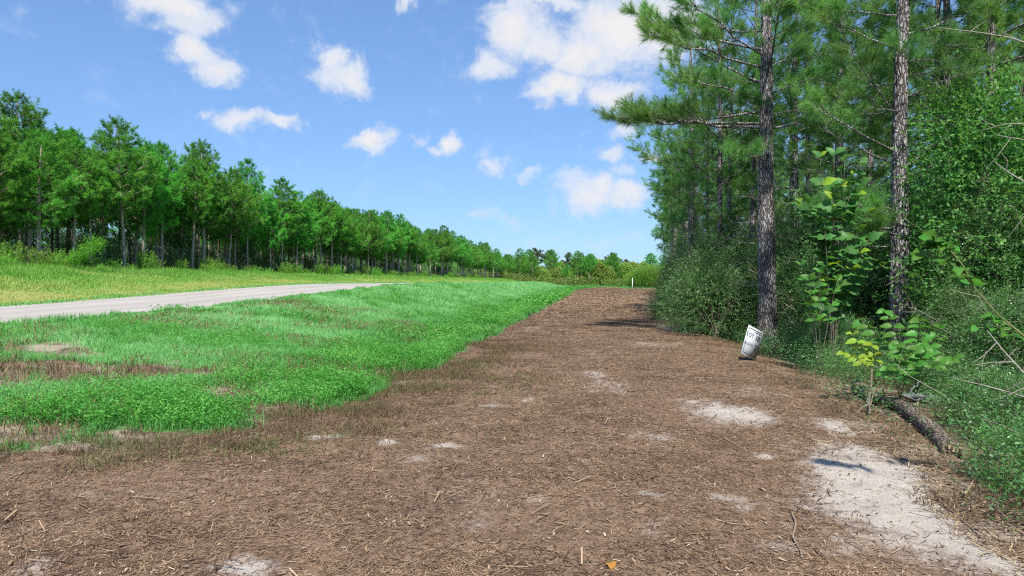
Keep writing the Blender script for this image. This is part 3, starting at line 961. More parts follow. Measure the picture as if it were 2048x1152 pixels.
def make_pine(seed, Ht, r0, cb, Rc, nl, k, nlen, nwid, twigs, hero=False, dead=10, extra=(), wood_sides=5, lean=0.0, shape='cone', sides=10, plates=False, gap=0.0, spread=1.05, tmin=.30):
    """returns (trunk geo, list of branch geos, needles geo)"""
    rr = np.random.default_rng(seed)
    tr = Geo(); wd = tr; nd = Geo(); limbs = []
    nseg = 90 if plates else 14
    z = np.linspace(-0.25, Ht * .98, nseg)
    bx = lean * np.clip(z / Ht, 0, 1) ** 1.4 * Ht * .1 + .05 * np.sin(z * .7 + seed) * (z / Ht)
    by = .05 * np.cos(z * .55 + seed * 2) * (z / Ht)
    axis = np.stack([bx - bx[0], by - by[0], z], -1)
    rad = r0 * (1 - np.clip(z / Ht, 0, 1)) ** .75 + .012
    rad = rad * (1 + .55 * np.exp(-np.clip(z, 0, None) / .22) * (1 if plates else .6))
    if plates:
        n0 = tr.n
        sd = 40
        ang = np.linspace(0, 6.283185, sd, endpoint=False)
        A, Z = np.meshgrid(ang, z)
        wob_ = fbm(np.cos(A) * 3.0 + 7 + seed, Z * 2.2 + np.sin(A) * 3, 4) - .5
        wob2 = np.abs(fbm(np.cos(A) * 6 + 3, Z * 5 + np.sin(A) * 6 + seed, 3) - .5)
        rr_ = rad[:, None] * (1 + .16 * wob_ - .22 * (wob2 < .05))
        v = np.stack([axis[:, 0][:, None] + rr_ * np.cos(A), axis[:, 1][:, None] + rr_ * np.sin(A), Z], -1).reshape(-1, 3)
        i = np.arange(nseg - 1)[:, None] * sd; j = np.arange(sd)[None]; j2 = (j + 1) % sd
        tr.add(v, np.stack([i + j, i + j2, i + sd + j2, i + sd + j], -1).reshape(-1, 4))
    else:
        tube(tr, axis, rad, sides)
    axis_at = lambda zz: np.array([np.interp(zz, z, axis[:, 0]), np.interp(zz, z, axis[:, 1]), zz])
    P = []; D = []; T = []
    zc = cb * Ht
    specs = []
    ga = rr.random() * 6.28
    for i in range(nl):
        f = (i + rr.random() * .8) / nl
        zz = zc + (Ht * .985 - zc) * f ** 1.0
        if shape == 'cone':
            Lm = Rc * (.45 + .55 * sm(0, .25, f)) * (1 - f ** 1.55) * (.6 + .6 * rr.random()) + .15
            rise = .05 + .45 * f + .35 * rr.random(); curve = .12
        elif shape == 'flat':      # old open-crowned pine
            Lm = Rc * (.5 + .5 * math.sin(min(1, f * 1.15) * math.pi)) * (.5 + .7 * rr.random()) + .3
            rise = .05 + .5 * f; curve = .25
        ga += 2.4 + .5 * rr.random()
        if rr.random() < gap:
            continue
        specs.append((zz, ga, Lm, rise, curve, 1.0))
    for e in extra:
        specs.append((*e, 1.0) if len(e) == 5 else e)
    for (zz, a_, Lm, rise, curve, dense) in specs:
        p0 = axis_at(zz)
        rl = max(.009, .011 * Lm + .002) * (1.0 if hero else 1.1)
        pts = limb_pts(p0, a_, Lm, rise, curve, 7, rr)
        lg = Geo() if hero else wd
        tube(lg, pts, np.linspace(rl, rl * .25, 7), wood_sides, cap=False)
        f = zz / Ht
        ltone = .28 * (rr.random() - .4)
        nt = max(3, int(twigs * Lm * dense))
        tt = np.concatenate([[1.0], tmin + (1 - tmin) * rr.random(nt) ** .8])
        for t in tt:
            q = np.array([np.interp(t * 6, range(7), pts[:, c]) for c in range(3)])
            dm = pts[min(6, int(t * 6) + 1)] - pts[max(0, int(t * 6) - 1)]
            dm = dm / max(1e-6, np.linalg.norm(dm))
            sgn = rr.choice([-1, 1])
            yaw = sgn * (.35 + .75 * rr.random()) * (0 if t == 1 else 1)
            c_, s_ = math.cos(yaw), math.sin(yaw)
            d2 = np.array([dm[0] * c_ - dm[1] * s_, dm[0] * s_ + dm[1] * c_, dm[2] * .5 + .22 + .55 * rr.normal() * (0 if hero else 1) + (.5 * rr.random() - .15) * (1 if hero else 0)])
            d2 = d2 / np.linalg.norm(d2)
            tl = (.18 + .28 * Lm * (1.05 - t) + .25 * rr.random()) * (1 if t < 1 else .4)
            e = q + d2 * tl
            if hero or rr.random() < .35:
                tube(lg, np.array([q, (q + e) / 2 + rr.normal(size=3) * .02, e]), [rl * .32, rl * .25, .004], 3, cap=False)
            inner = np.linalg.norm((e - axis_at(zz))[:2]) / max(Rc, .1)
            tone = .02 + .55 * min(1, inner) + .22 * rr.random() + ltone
            P.append(e); D.append(d2 + np.array([0, 0, .35])); T.append(tone)
            ns = 2 if hero else 1
            for _ in range(ns + (tl > .5)):
                u = .35 + .5 * rr.random()
                dd = d2 + rr.normal(size=3) * .55 + np.array([0, 0, .2]); dd /= np.linalg.norm(dd)
                ee = q + d2 * tl * u + dd * (.12 + .2 * rr.random())
                P.append(ee); D.append(dd + np.array([0, 0, .3])); T.append(tone - .05)
                if hero:
                    tube(lg, np.array([q + d2 * tl * u, ee]), [rl * .2, .004], 3, cap=False)
        if hero:
            ln_ = Geo()
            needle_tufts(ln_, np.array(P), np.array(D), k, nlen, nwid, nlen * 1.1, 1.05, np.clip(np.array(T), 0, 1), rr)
            limbs.append((lg, ln_)); P, D, T = [], [], []
    # leader shoots
    top = axis_at(Ht * .98)
    for i in range(7):
        dd = np.array([rr.normal() * .35, rr.normal() * .35, 1.0]); dd /= np.linalg.norm(dd)
        e = top + dd * (.1 + .35 * rr.random()); P.append(e); D.append(dd); T.append(.55)
    # dead bare branches below the crown
    for i in range(dead):
        zz = zc * (.30 + .9 * rr.random())
        a_ = rr.random() * 6.28
        Lm = (.5 + 1.3 * rr.random()) * (1.25 if hero else .8)
        pts = limb_pts(axis_at(zz), a_, Lm, .25 * rr.random() - .05, .12 * rr.normal(), 6, rr, .09)
        lg = Geo() if hero else wd
        tube(lg, pts, np.linspace(.014, .004, 6), 3, cap=False)
        for _ in range(3):
            t = rr.random() * .7 + .25; q = pts[int(t * 5)]
            dd = norm(pts[-1] - pts[0]) + rr.normal(size=3) * .6
            tube(lg, np.array([q, q + dd * .22, q + dd * .4 + rr.normal(size=3) * .06]), [.006, .004, .002], 3, cap=False)
        if hero:
            limbs.append((lg, None))
    P = np.array(P); D = np.array(D); T = np.clip(np.array(T), 0, 1)
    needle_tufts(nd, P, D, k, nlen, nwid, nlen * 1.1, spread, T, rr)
    return tr, (limbs if hero else wd), nd


def pine_meshes(name, barkm, needm, **kw):
    tr, wd, nd = make_pine(**kw)
    out = [('trunk', tr.mesh(name + '_trunk', barkm, True))]
    if isinstance(wd, list):
        for lg, ln_ in wd:
            out.append(('branch', lg.mesh(name + '_branch', barkm, True), ln_.mesh(name + '_needles', needm) if ln_ else None))
    out.append(('crown', nd.mesh(name + '_needles', needm)))
    return out


def place(name, parts, loc, rz, sc, label, cat, group=None):
    o = empty(name, loc, rz, sc)
    for pt in parts:
        c = link(pt[0], pt[1], o)
        if len(pt) > 2 and pt[2] is not None:
            link('needles', pt[2], c)
    return tag(o, label, cat, group)


# --- plantation on the left: eight different pines, copied in rows
PLANT = []
for i in range(9):
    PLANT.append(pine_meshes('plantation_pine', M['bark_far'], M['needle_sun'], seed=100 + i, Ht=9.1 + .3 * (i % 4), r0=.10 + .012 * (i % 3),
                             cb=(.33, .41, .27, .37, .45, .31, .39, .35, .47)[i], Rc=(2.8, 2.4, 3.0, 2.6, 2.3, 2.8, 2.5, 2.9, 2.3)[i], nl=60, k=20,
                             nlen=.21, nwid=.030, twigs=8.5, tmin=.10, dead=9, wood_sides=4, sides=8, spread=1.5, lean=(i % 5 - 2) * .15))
UND = []
for i in range(3):   # slender suppressed pines, tall bare stems
    UND.append(pine_meshes('slender_pine', M['bark_far'], M['needle_sun'], seed=140 + i, Ht=8.8, r0=.075, cb=.55, Rc=1.4, nl=30, k=18, nlen=.24, nwid=.022,
                           twigs=5.5, dead=12, wood_sides=3, sides=7, lean=(i - 1) * .3))
rl = random.Random(4)
ORD = ['first', 'second', 'third', 'fourth', 'fifth', 'sixth', 'seventh', 'eighth', 'ninth', 'tenth', 'eleventh', 'twelfth', 'thirteenth', 'fourteenth', 'fifteenth', 'sixteenth', 'seventeenth', 'eighteenth', 'nineteenth', 'twentieth']


def px_of(x, y):
    c, s_ = math.cos(YAW), math.sin(YAW)
    fd = -x * s_ + y * c
    return 1024 + PXF * (x * c + y * s_) / fd if fd > .5 else -1


vis_front = 0
front_special = {0: 'tall pine rising at the left edge of the picture, above its neighbours'}
nplant = 0
tree_tops = 0
for row, (s_, ymax, step) in enumerate(((32.0, 300, 2.55), (34.6, 190, 2.9), (37.3, 150, 3.1), (40.2, 120, 3.4), (43.5, 100, 3.8), (47, 90, 4.2))):
    y_ = s_ / math.tan(R(46)) - 1.0
    j = 0
    while y_ < ymax:
        x_ = -s_ + rl.uniform(-.55, .55)
        yy = y_ + rl.uniform(-.5, .5)
        par = PLANT[rl.randrange(9)] if (row == 0 or rl.random() < .72) else UND[rl.randrange(3)]
        sc = rl.uniform(.82, 1.10) + (.04 if row in (2, 3) else 0)
        if row == 0 and rl.random() < .2:
            sc *= .82
        if row == 0:
            lab = 'pine in the sunlit front row of the plantation beyond the road'
        else:
            lab = 'pine standing behind the front row of the plantation beyond the road'
        if row == 0 and px_of(x_, yy) > 8:
            if vis_front < 20:
                lab = ORD[vis_front] + ' pine from the left in the sunlit front row of the plantation'
            else:
                lab = 'pine in the far half of the sunlit front row of the plantation'
            vis_front += 1
        wd_ = sc * rl.uniform(.85, 1.15)
        o = place('pine_tree', par, (x_, yy, hz(x_, yy) - .05), rl.uniform(0, 6.28), (wd_, wd_, sc * rl.uniform(.94, 1.06)), lab, 'pine tree',
                  'front row of the pine plantation' if row == 0 else 'inner rows of the pine plantation')
        o.rotation_euler.x = rl.gauss(0, .025); o.rotation_euler.y = rl.gauss(0, .025)
        nplant += 1; j += 1
        y_ += step * rl.uniform(.8, 1.2) * (1 if y_ < 120 else 1.7)

for (px, d_, sc, k_, lab) in ((42, 43, 1.19, 1, 'tallest pine of the plantation, rising above its neighbours at the left edge'), (140, 46, 1.06, 4, 'second tallest pine top near the left edge, right of the tallest one')):
    p = at(px, 562, d_)
    place('pine_tree', PLANT[k_], (p.x, p.y, hz(p.x, p.y) - .05), 1.3 * k_, sc, lab, 'pine tree', 'inner rows of the pine plantation')

# ------------------------------------------------------------------ shrubs
def make_shrub(seed, h, r, n_tw, per, leaf, lw, mat, arch=0.35, stems=9, hollow=.45, stem_mat=None, pale=6):
    rr = np.random.default_rng(seed)
    lf = Geo(); st = Geo(); pl = st
    tips = []
    for i in range(stems):
        a_ = rr.random() * 6.28; L = h * (.7 + .5 * rr.random())
        t = np.linspace(0, 1, 7)
        out = r * (.25 + .75 * rr.random())
        pts = np.stack([np.cos(a_) * out * t ** 1.4, np.sin(a_) * out * t ** 1.4, L * (t - arch * t ** 3)], -1) + rr.normal(size=(7, 3)) * .04 * t[:, None] * h
        pts[0, 2] = -.1
        tube(st, pts, np.linspace(.022, .006, 7), 4, cap=False)
        tips.append(pts)
    # twigs in the shell of the crown
    u = norm(rr.normal(size=(n_tw, 3))); u[:, 2] = np.where(u[:, 2] < -.75, -u[:, 2], u[:, 2])
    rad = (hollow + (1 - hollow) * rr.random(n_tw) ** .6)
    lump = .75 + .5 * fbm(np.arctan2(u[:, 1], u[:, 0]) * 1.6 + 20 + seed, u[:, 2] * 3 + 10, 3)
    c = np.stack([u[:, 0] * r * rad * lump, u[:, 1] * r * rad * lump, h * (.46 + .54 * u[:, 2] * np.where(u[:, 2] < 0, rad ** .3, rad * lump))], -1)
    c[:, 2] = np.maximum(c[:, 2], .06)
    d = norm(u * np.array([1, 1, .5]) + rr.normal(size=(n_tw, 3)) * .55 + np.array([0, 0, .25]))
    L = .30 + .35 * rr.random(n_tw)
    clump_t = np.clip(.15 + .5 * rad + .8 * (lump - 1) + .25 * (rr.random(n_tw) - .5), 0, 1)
    for i in range(per):
        f = i / (per - 1)
        p = c + d * (L * (f - .3))[:, None] + np.array([0, 0, -1]) * (.15 * L * f * f)[:, None]
        ld = norm(d + rr.normal(size=(n_tw, 3)) * .9)
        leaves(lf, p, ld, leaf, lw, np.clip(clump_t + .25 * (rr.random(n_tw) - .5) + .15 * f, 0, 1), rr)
    sel = rr.choice(n_tw, min(n_tw, 130), False)
    for i in sel:
        tube(st, np.array([c[i] - d[i] * L[i] * .5, c[i], c[i] + d[i] * L[i] * .65]), [.006, .005, .002], 3, cap=False)
    for i in range(pale):
        b = tips[i % stems]; q = b[4]
        dd = norm(b[6] - b[3]) + rr.normal(size=3) * .45
        pp = [q, q + dd * .35, q + dd * .8 + rr.normal(size=3) * .08, q + dd * 1.15 + rr.normal(size=3) * .15]
        tube(pl, np.array(pp), [.009, .008, .006, .003], 3, 1.0, cap=False)
        for _ in range(3):
            w = pp[1 + rr.integers(2)]
            tube(pl, np.array([w, w + rr.normal(size=3) * .16 + dd * .15, w + rr.normal(size=3) * .3 + dd * .3]), [.005, .004, .002], 3, 1.0, cap=False)
    parts = [('stems', st.mesh('shrub_stems', stem_mat or M['stem_mix'], True)), ('foliage', lf.mesh('shrub_foliage', mat))]
    return parts


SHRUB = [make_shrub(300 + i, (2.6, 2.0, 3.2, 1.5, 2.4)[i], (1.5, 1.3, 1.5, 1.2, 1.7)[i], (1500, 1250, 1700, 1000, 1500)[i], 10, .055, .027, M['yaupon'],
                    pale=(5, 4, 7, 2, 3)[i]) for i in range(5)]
TALLSH = [make_shrub(330 + i, 3.9, 1.8, 2300, 12, .055, .028, M['yaupon'], hollow=.35, stems=7, pale=6) for i in range(2)]
BROADSH = [make_shrub(340 + i, (2.2, 5.5)[i], (1.2, 1.8)[i], (900, 2300)[i], 10, .075, .042, M['vine'], hollow=.4, pale=1) for i in range(2)]


def shrub(parts, px, py, sc, label, group='understorey shrubs of the right-hand forest', name='shrub', rz=None, off=(0, 0)):
    p = ground(px, py)
    x_, y_ = p.x + off[0], p.y + off[1]
    return place(name, parts, (x_, y_, hz(x_, y_) - .03), (px * 1.37) % 6.28 if rz is None else rz, sc, label, 'shrub', group)


# the dark shrubs at the edge of the path, left to right in the photo
shrub(SHRUB[0], 1410, 668, 1.0, 'arching dark green shrub overhanging the path, furthest left of the near shrubs')
shrub(SHRUB[4], 1432, 676, .88, 'rounded dark shrub on the path edge left of the pine with the sign')
shrub(SHRUB[2], 1452, 660, 1.05, 'taller shrub behind the rounded dark shrub left of the sign')
shrub(SHRUB[3], 1628, 704, .62, 'low leafy shrub just right of the white lot sign')
shrub(SHRUB[1], 1668, 690, .95, 'dark twiggy shrub between the two near pines')
shrub(SHRUB[3], 1680, 722, .7, 'low shrub at the path edge behind the end of the fallen log')
shrub(SHRUB[0], 1720, 692, 1.0, 'dark shrub just left of the second near pine')
shrub(SHRUB[4], 1945, 742, .72, 'dense small-leaved shrub right of the second near pine')
shrub(SHRUB[1], 2075, 790, .8, 'dense shrub at the right edge of the picture above the fallen log')
shrub(SHRUB[2], 1960, 700, 1.15, 'tall dark shrub at the right edge of the picture')
shrub(SHRUB[3], 1340, 640, .75, 'small low shrub at the far end of the overhanging shrubs')
shrub(SHRUB[3], 1985, 868, .50, 'small leafy bush at the right edge just right of the fallen log')
shrub(SHRUB[1], 2050, 905, .40, 'low bush cut off by the right edge, below the fallen log')
shrub(SHRUB[3], 1920, 800, .48, 'small bush right of the broken grey wood')
shrub(SHRUB[0], 2040, 985, .22, 'lowest small bush at the right edge beside the pale sand')
shrub(SHRUB[3], 1652, 690, .95, 'leafy low shrub hiding the foot of the vine-hung sapling')
shrub(SHRUB[2], 1925, 756, .55, 'upright small-leaved shrub behind the leafy sapling right of the second pine')
shrub(SHRUB[4], 1990, 772, .62, 'spreading small-leaved shrub behind the bare branches at the right')
shrub(SHRUB[0], 2055, 800, .66, 'shrub cut by the right edge behind the bare branches')
shrub(SHRUB[2], 1945, 730, .80, 'shrub close behind the second pine, on its right')
# a wall of understorey behind them
lab_far = 'understorey shrub among the trunks of the right-hand forest'
for i in range(46):
    y_ = 9 + 62 * ((i + .5) / 46) ** 1.15 + rl.uniform(-.8, .8)
    x_ = float(Rx(y_)) + (2.6 if i % 2 else 4.4) + rl.uniform(-.5, 1.2) + 3.6 * (1 - float(sm(17, 21, y_)))
    if y_ > 24: x_ -= 1.0
    parts = rl.choice([SHRUB[2], SHRUB[4], SHRUB[0]] + ([TALLSH[0], TALLSH[1]] if y_ > 19 else []))
    place('shrub', parts, (x_, y_, hz(x_, y_) - .03), rl.uniform(0, 6.28), rl.uniform(.85, 1.2), lab_far, 'shrub', 'understorey shrubs deep in the right-hand forest')
for (px, d_, k_, s_) in ((2050, 13.5, 1, .95), (1930, 17, 0, 1.0), (1840, 21, 1, 1.0), (2060, 15, 0, 1.1), (1700, 22, 0, 1.0), (1960, 19, 1, 1.1), (1640, 26, 1, 1.0), (1760, 27, 1, 1.1)):
    p = at(px, 562, d_)
    place('shrub', TALLSH[k_], (p.x, p.y, hz(p.x, p.y) - .03), rl.uniform(0, 6.28), s_, lab_far, 'shrub', 'understorey shrubs deep in the right-hand forest')
for (px, d_, s_, lab) in ((1585, 24, 1.0, 'larger-leaved shrub in the forest just right of the big pine'), (1725, 18.5, 1.0, 'larger-leaved shrub behind the second pine, on its left'), (1885, 18, .95, 'larger-leaved shrub behind the second pine, on its right'), (1440, 22, 1.1, 'larger-leaved shrub behind the arching shrubs left of the big pine')):
    p = at(px, 562, d_)
    place('shrub', BROADSH[0], (p.x, p.y, hz(p.x, p.y) - .03), rl.uniform(0, 6.28), s_, lab, 'shrub', 'larger-leaved shrubs of the right-hand forest')
for (px, d_, s_, lab) in ((1985, 14.5, 1.15, 'nearest broadleaf sapling in the forest at the right edge of the picture'), (2045, 17, 1.1, 'broadleaf sapling cut by the right edge of the picture'), (1930, 24, 1.3, 'farther broadleaf sapling between the second pine and the right edge')):
    p = at(px, 562, d_)
    place('broadleaf_tree', BROADSH[1], (p.x, p.y, hz(p.x, p.y) - .03), rl.uniform(0, 6.28), s_,
          lab, 'tree', 'broadleaf saplings at the right edge')

# ------------------------------------------------------------------ near forest on the right
UPAZ = math.pi + YAW               # direction of photo-left in the world
T1 = pine_meshes('near_pine', M['bark'], M['needle_near'], seed=21, Ht=14.5, r0=.265, cb=.40, Rc=3.0, nl=30, k=64, nlen=.23, nwid=.0065, twigs=6.5, hero=True, dead=26, plates=True, lean=-.12,
                 extra=((6.15, UPAZ + .05, 4.3, .02, .03, 1.5), (6.25, UPAZ - .12, 3.9, .05, .04, 1.4), (6.1, UPAZ + 3.3, 3.2, .15, .05), (7.35, UPAZ - .25, 3.2, .45, .25), (6.9, UPAZ + .5, 3.0, .05, .0), (6.6, UPAZ - .6, 3.4, -.02, .05),
                        (5.2, UPAZ + .9, 2.4, .0, -.05), (7.8, UPAZ + .2, 3.6, .18, .05), (8.3, UPAZ - .1, 3.8, .2, .1)))
p = ground(1534, 690)
place('pine_tree', T1, (p.x, p.y, p.z), 0, 1, 'large grey-barked pine beside the white lot sign, long limb reaching over the path', 'pine tree', 'near pines of the right-hand forest')
T2 = pine_meshes('near_pine', M['bark'], M['needle_near'], seed=33, Ht=13.5, r0=.20, cb=.42, Rc=2.6, nl=26, k=60, nlen=.22, nwid=.006, twigs=6.0, hero=True, dead=22, plates=True, lean=.06,
                 extra=((4.6, UPAZ + .1, 2.2, .45, .1), (4.35, UPAZ - .7, 1.9, .5, .2), (5.3, UPAZ + .4, 2.0, .9, .1), (4.2, UPAZ + 3.2, 2.6, .75, .1), (4.0, UPAZ + 2.9, 2.6, .5, .05), (3.8, UPAZ + 3.5, 2.4, .55, .0),
                        (2.95, UPAZ + .25, 2.2, .08, .05, 1.6), (3.2, UPAZ + .55, 2.0, .12, .05, 1.6), (2.8, UPAZ + .8, 1.6, .05, .05, 1.5), (3.35, UPAZ + .15, 1.4, .2, .1, 1.5), (2.9, UPAZ + 3.1, 1.2, -.05, .0)))
p = ground(1797, 728)
place('pine_tree', T2, (p.x, p.y, p.z), 0, 1, 'second near pine with dark furrowed trunk, right of the lot sign and its pine', 'pine tree', 'near pines of the right-hand forest')

NEAR = []
for i in range(5):
    NEAR.append(pine_meshes('forest_pine', M['bark'], M['needle_near'], seed=50 + i, Ht=13.5 + .6 * i, r0=(.13, .11, .15, .10, .12)[i], cb=(.33, .42, .28, .45, .24)[i], Rc=(2.5, 2.2, 2.9, 2.0, 2.8)[i], nl=48, k=38,
                            nlen=.23, nwid=.011, twigs=5.8, dead=34, sides=12, wood_sides=4, lean=(i - 2) * .2))
spots = [(1590, 24, 1, 'slim straight pine trunk just right of the big pine with the sign'), (1617, 27, 3, 'thin pine with sunlit bark behind the slim straight trunk'),
         (1680, 22, 0, 'pine deep in the forest midway between the two near pines'), (1505, 26, 4, 'pine half hidden left of the big pine with the sign'),
         (1382, 33, 2, 'dark pine over the arching shrubs at the path edge'), (1880, 20, 1, 'thin pine in the forest right of the second near pine'),
         (1955, 17, 4, 'pine among the broadleaf saplings at the right edge'), (1740, 31, 2, 'pine far back between the two near pines')]
for (px, d_, k_, lab) in spots:
    p = at(px, 562, d_)
    place('pine_tree', NEAR[k_], (p.x, p.y, hz(p.x, p.y) - .05), rl.uniform(0, 6.28), rl.uniform(.95, 1.05), lab, 'pine tree', 'inner pines of the right-hand forest')
lab_edge = 'pine along the right-hand forest edge, farther down the path'
for i in range(17):                 # the edge of the forest down the path
    y_ = 26 + i * 4.6 + rl.uniform(-1, 1)
    x_ = float(Rx(y_)) + 1.5 + rl.uniform(-.3, 1.0) + (0 if y_ < 60 else .4)
    place('pine_tree', NEAR[(i * 2 + 1) % 5 if i else 4], (x_, y_, hz(x_, y_) - .05), rl.uniform(0, 6.28), rl.uniform(.86, 1.04) * (1 if y_ < 60 else .9), ('%s pine of the right-hand forest edge, counted down the path beyond the arching shrubs' % ORD[i]), 'pine tree', 'pines along the edge of the right-hand forest')
lab_deep = 'pine deep inside the right-hand forest behind the near trunks'
for i in range(62):                 # inside the forest, and beside the camera, where it shades the path
    y_ = rl.uniform(-24, 75)
    x_ = float(Rx(y_)) + rl.uniform(4.5, 17) + (3.0 if y_ < 9 else 0)
    place('pine_tree', rl.choice(NEAR), (x_, y_, hz(x_, y_) - .05), rl.uniform(0, 6.28), rl.uniform(.9, 1.08), lab_deep, 'pine tree', 'pines deep in the right-hand forest')


# ------------------------------------------------------------------ far trees closing the view
FAR = [make_shrub(400 + i, 6.6, (2.6, 2.3, 2.9)[i], 900, 9, .40, .24, M['needle_far'], hollow=.4, stems=5, pale=0) for i in range(3)]
TALLFAR = [pine_meshes('old_pine', M['bark_far'], M['far_pine'], seed=420 + i, Ht=14, r0=.2, cb=.5, Rc=(4.6, 4.2, 3.6)[i], nl=38, k=20, nlen=.5, nwid=.12, twigs=5, dead=4, wood_sides=4, sides=7, gap=.2, spread=1.5, tmin=.15) for i in range(3)]
for row, d_ in enumerate((225, 238, 255)):
    px = 1040 + row * 9
    while px < 1420:
        p = at(px, 562, d_ + rl.uniform(-5, 5))
        young = rl.random() < .45
        place('tree', PLANT[rl.randrange(9)] if young else rl.choice(FAR), (p.x, p.y, hz(p.x, p.y) - .1), rl.uniform(0, 6.28), rl.uniform(.62, 1.22) * (1 + .10 * row), 'young light green tree in the far thicket closing the end of the field', 'tree', 'far thicket beyond the path')
        px += rl.uniform(16, 26)
for (px, d_, s_, k_, lab) in ((1070, 300, 1.02, 0, 'left one of the paired tall far pines standing above the thicket'), (1098, 300, 1.04, 1, 'right one of the paired tall far pines standing above the thicket'),
                              (1138, 305, 1.0, 2, 'solitary slender far pine with a gap below its crown'), (1172, 300, .88, 0, 'round-crowned far pine midway along the far thicket'),
                              (1224, 290, .98, 1, 'tall far pine above the thicket nearest the end of the path'), (1252, 300, .8, 2, 'small far pine right of the tall pine at the end of the path')):
    p = at(px, 562, d_)
    place('pine_tree', TALLFAR[k_], (p.x, p.y, hz(p.x, p.y) - .1), rl.uniform(0, 6.28), s_, lab, 'pine tree', 'tall pines above the far thicket')

# ------------------------------------------------------------------ tall weeds along the plantation and at the end of the path
def make_weed(seed, h, r, n, wid, mat):
    rr = np.random.default_rng(seed)
    gs = Geo(); gl = Geo()
    for i in range(n):
        a_ = rr.random() * 6.28; q = r * rr.random() ** .6
        L = h * (.6 + .45 * rr.random())
        t = np.linspace(0, 1, 5)
        ln = .18 * rr.normal(size=2)
        pts = np.stack([q * math.cos(a_) + ln[0] * t ** 2 * L, q * math.sin(a_) + ln[1] * t ** 2 * L, L * t - .05], -1)
        tube(gs, pts, np.linspace(.008, .003, 5), 3, cap=False)
        m = 46
        f = .22 + .78 * rr.random(m)
        p = np.stack([np.interp(f, t, pts[:, c]) for c in range(3)], -1)
        d = np.stack([rr.normal(size=m), rr.normal(size=m), .7 + .8 * rr.random(m)], -1)
        leaves(gl, p, d, .20 * (1.15 - .5 * f), wid, np.clip(.2 + .6 * f + .3 * (rr.random(m) - .5), 0, 1), rr, .05)
    return [('stalks', gs.mesh('weed_stalks', M['green_stem'])), ('leaves', gl.mesh('weed_leaves', mat))]


WEED = [make_weed(500 + i, (1.7, 1.3, 2.0)[i], (.9, .8, .8)[i], (40, 34, 40)[i], .030, M['tall_weed']) for i in range(3)]
for i in range(84):
    y_ = 29 + 150 * ((i + rl.random() * .7) / 84) ** 1.35
    x_ = -30.3 + rl.uniform(-1.0, .9)
    place('weed_clump', WEED[i % 3], (x_, y_, hz(x_, y_) - .02), rl.uniform(0, 6.28), rl.uniform(.42, .88), ('%s clump from the left of tall feathery weeds at the foot of the plantation' % ORD[i - 3]) if 3 <= i < 22 else 'clump of tall feathery weeds at the foot of the plantation, farther along', 'weeds', 'tall weeds along the plantation')
# dark understorey between the plantation trunks
for i in range(44):
    y_ = 31 + 130 * ((i + rl.random() * .7) / 44) ** 1.3
    x_ = -33.2 - rl.uniform(0, 4.5)
    place('shrub', [SHRUB[2], SHRUB[0], TALLSH[0]][i % 3], (x_, y_, hz(x_, y_) - .02), rl.uniform(0, 6.28), rl.uniform(.7, 1.05), 'dark shrub between the trunks at the foot of the plantation', 'shrub', 'undershrubs of the plantation')
# deep in the plantation
for i in range(30):
    y_ = 36 + 150 * (i + rl.random()) / 30
    x_ = -47 - rl.uniform(0, 6)
    place('shrub', TALLSH[i % 2], (x_, y_, hz(x_, y_) - .02), rl.uniform(0, 6.28), rl.uniform(1.0, 1.4), 'dark shrub far back inside the plantation', 'shrub', 'deep undershrubs of the plantation')
# the woods behind the rows, one mass of stems and leaves nobody could count
def deep_mass(name, label, n, xf, y0, y1, hgt, leaf, mat, seed):
    rr = np.random.default_rng(seed)
    y = y0 + (y1 - y0) * rr.random(n); x = xf(y, rr.random(n))
    z = H(x, y) + hgt * rr.random(n) * (.7 + .5 * fbm(x * .3, y * .3, 2))
    g = Geo()
    leaves(g, np.stack([x, y, z], -1), rr.normal(size=(n, 3)), leaf, leaf * .6, rr.random(n) * .6, rr)
    o = link(name, g.mesh(name, mat)); tag(o, label, 'woods', kind='stuff')


deep_mass('plantation_depths', 'shaded mass of foliage deep inside the pine plantation', 90000, lambda y, u: -50 - 14 * u, 25, 480, 8.2, .42, M['needle_sun'], 61)
deep_mass('forest_depths', 'shaded mass of foliage deep inside the right-hand forest', 50000, lambda y, u: np.interp(y, [0, 112], [2.5, 10.5]) + 19 + 12 * u, -10, 150, 11, .42, M['yaupon'], 62)
deep_mass('plantation_scrub', 'low dark scrub closing the gaps between the back trunks of the plantation', 42000, lambda y, u: -47 - 8 * u, 25, 330, 2.8, .36, M['yaupon'], 65)
deep_mass('far_woods', 'mass of light green woods closing the view at the far end', 60000, lambda y, u: -70 + 190 * u, 262, 300, 6.8, .7, M['needle_far'], 63)
deep_mass('far_scrub', 'low light green scrub at the foot of the far thicket', 16000, lambda y, u: -36 + 100 * u, 214, 232, 2.6, .5, M['needle_far'], 64)
# leaning plume of weed beyond the road
root = ground(125, 548); root = Vector((-30.8, root.y if root.y < 60 else 33.0, 0))
pp = at(118, 552, 38.5)
lean_o = empty('leaning_plume', (pp.x, pp.y, hz(pp.x, pp.y) - .02))
rr = np.random.default_rng(77)
t = np.linspace(0, 1, 9)
cr = np.array([math.cos(YAW), math.sin(YAW), 0])
axis = np.outer(t * 2.3, cr) + np.outer(1.75 * t ** .9, [0, 0, 1])
gs = Geo(); tube(gs, axis, np.linspace(.03, .01, 9), 5)
gl = Geo()
f = .30 + .70 * rr.random(2600)
P = np.stack([np.interp(f, t, axis[:, c]) for c in range(3)], -1) + rr.normal(size=(2600, 3)) * (.10 + .16 * np.sin(np.clip((f - .3) / .7, 0, 1) * 2.6))[:, None]
leaves(gl, P, np.stack([rr.normal(size=2600) + .8, rr.normal(size=2600) * .8, rr.random(2600) + .2], -1), .16, .022, np.clip(.1 + .5 * f * rr.random(2600) + .2, 0, 1), rr, .05)
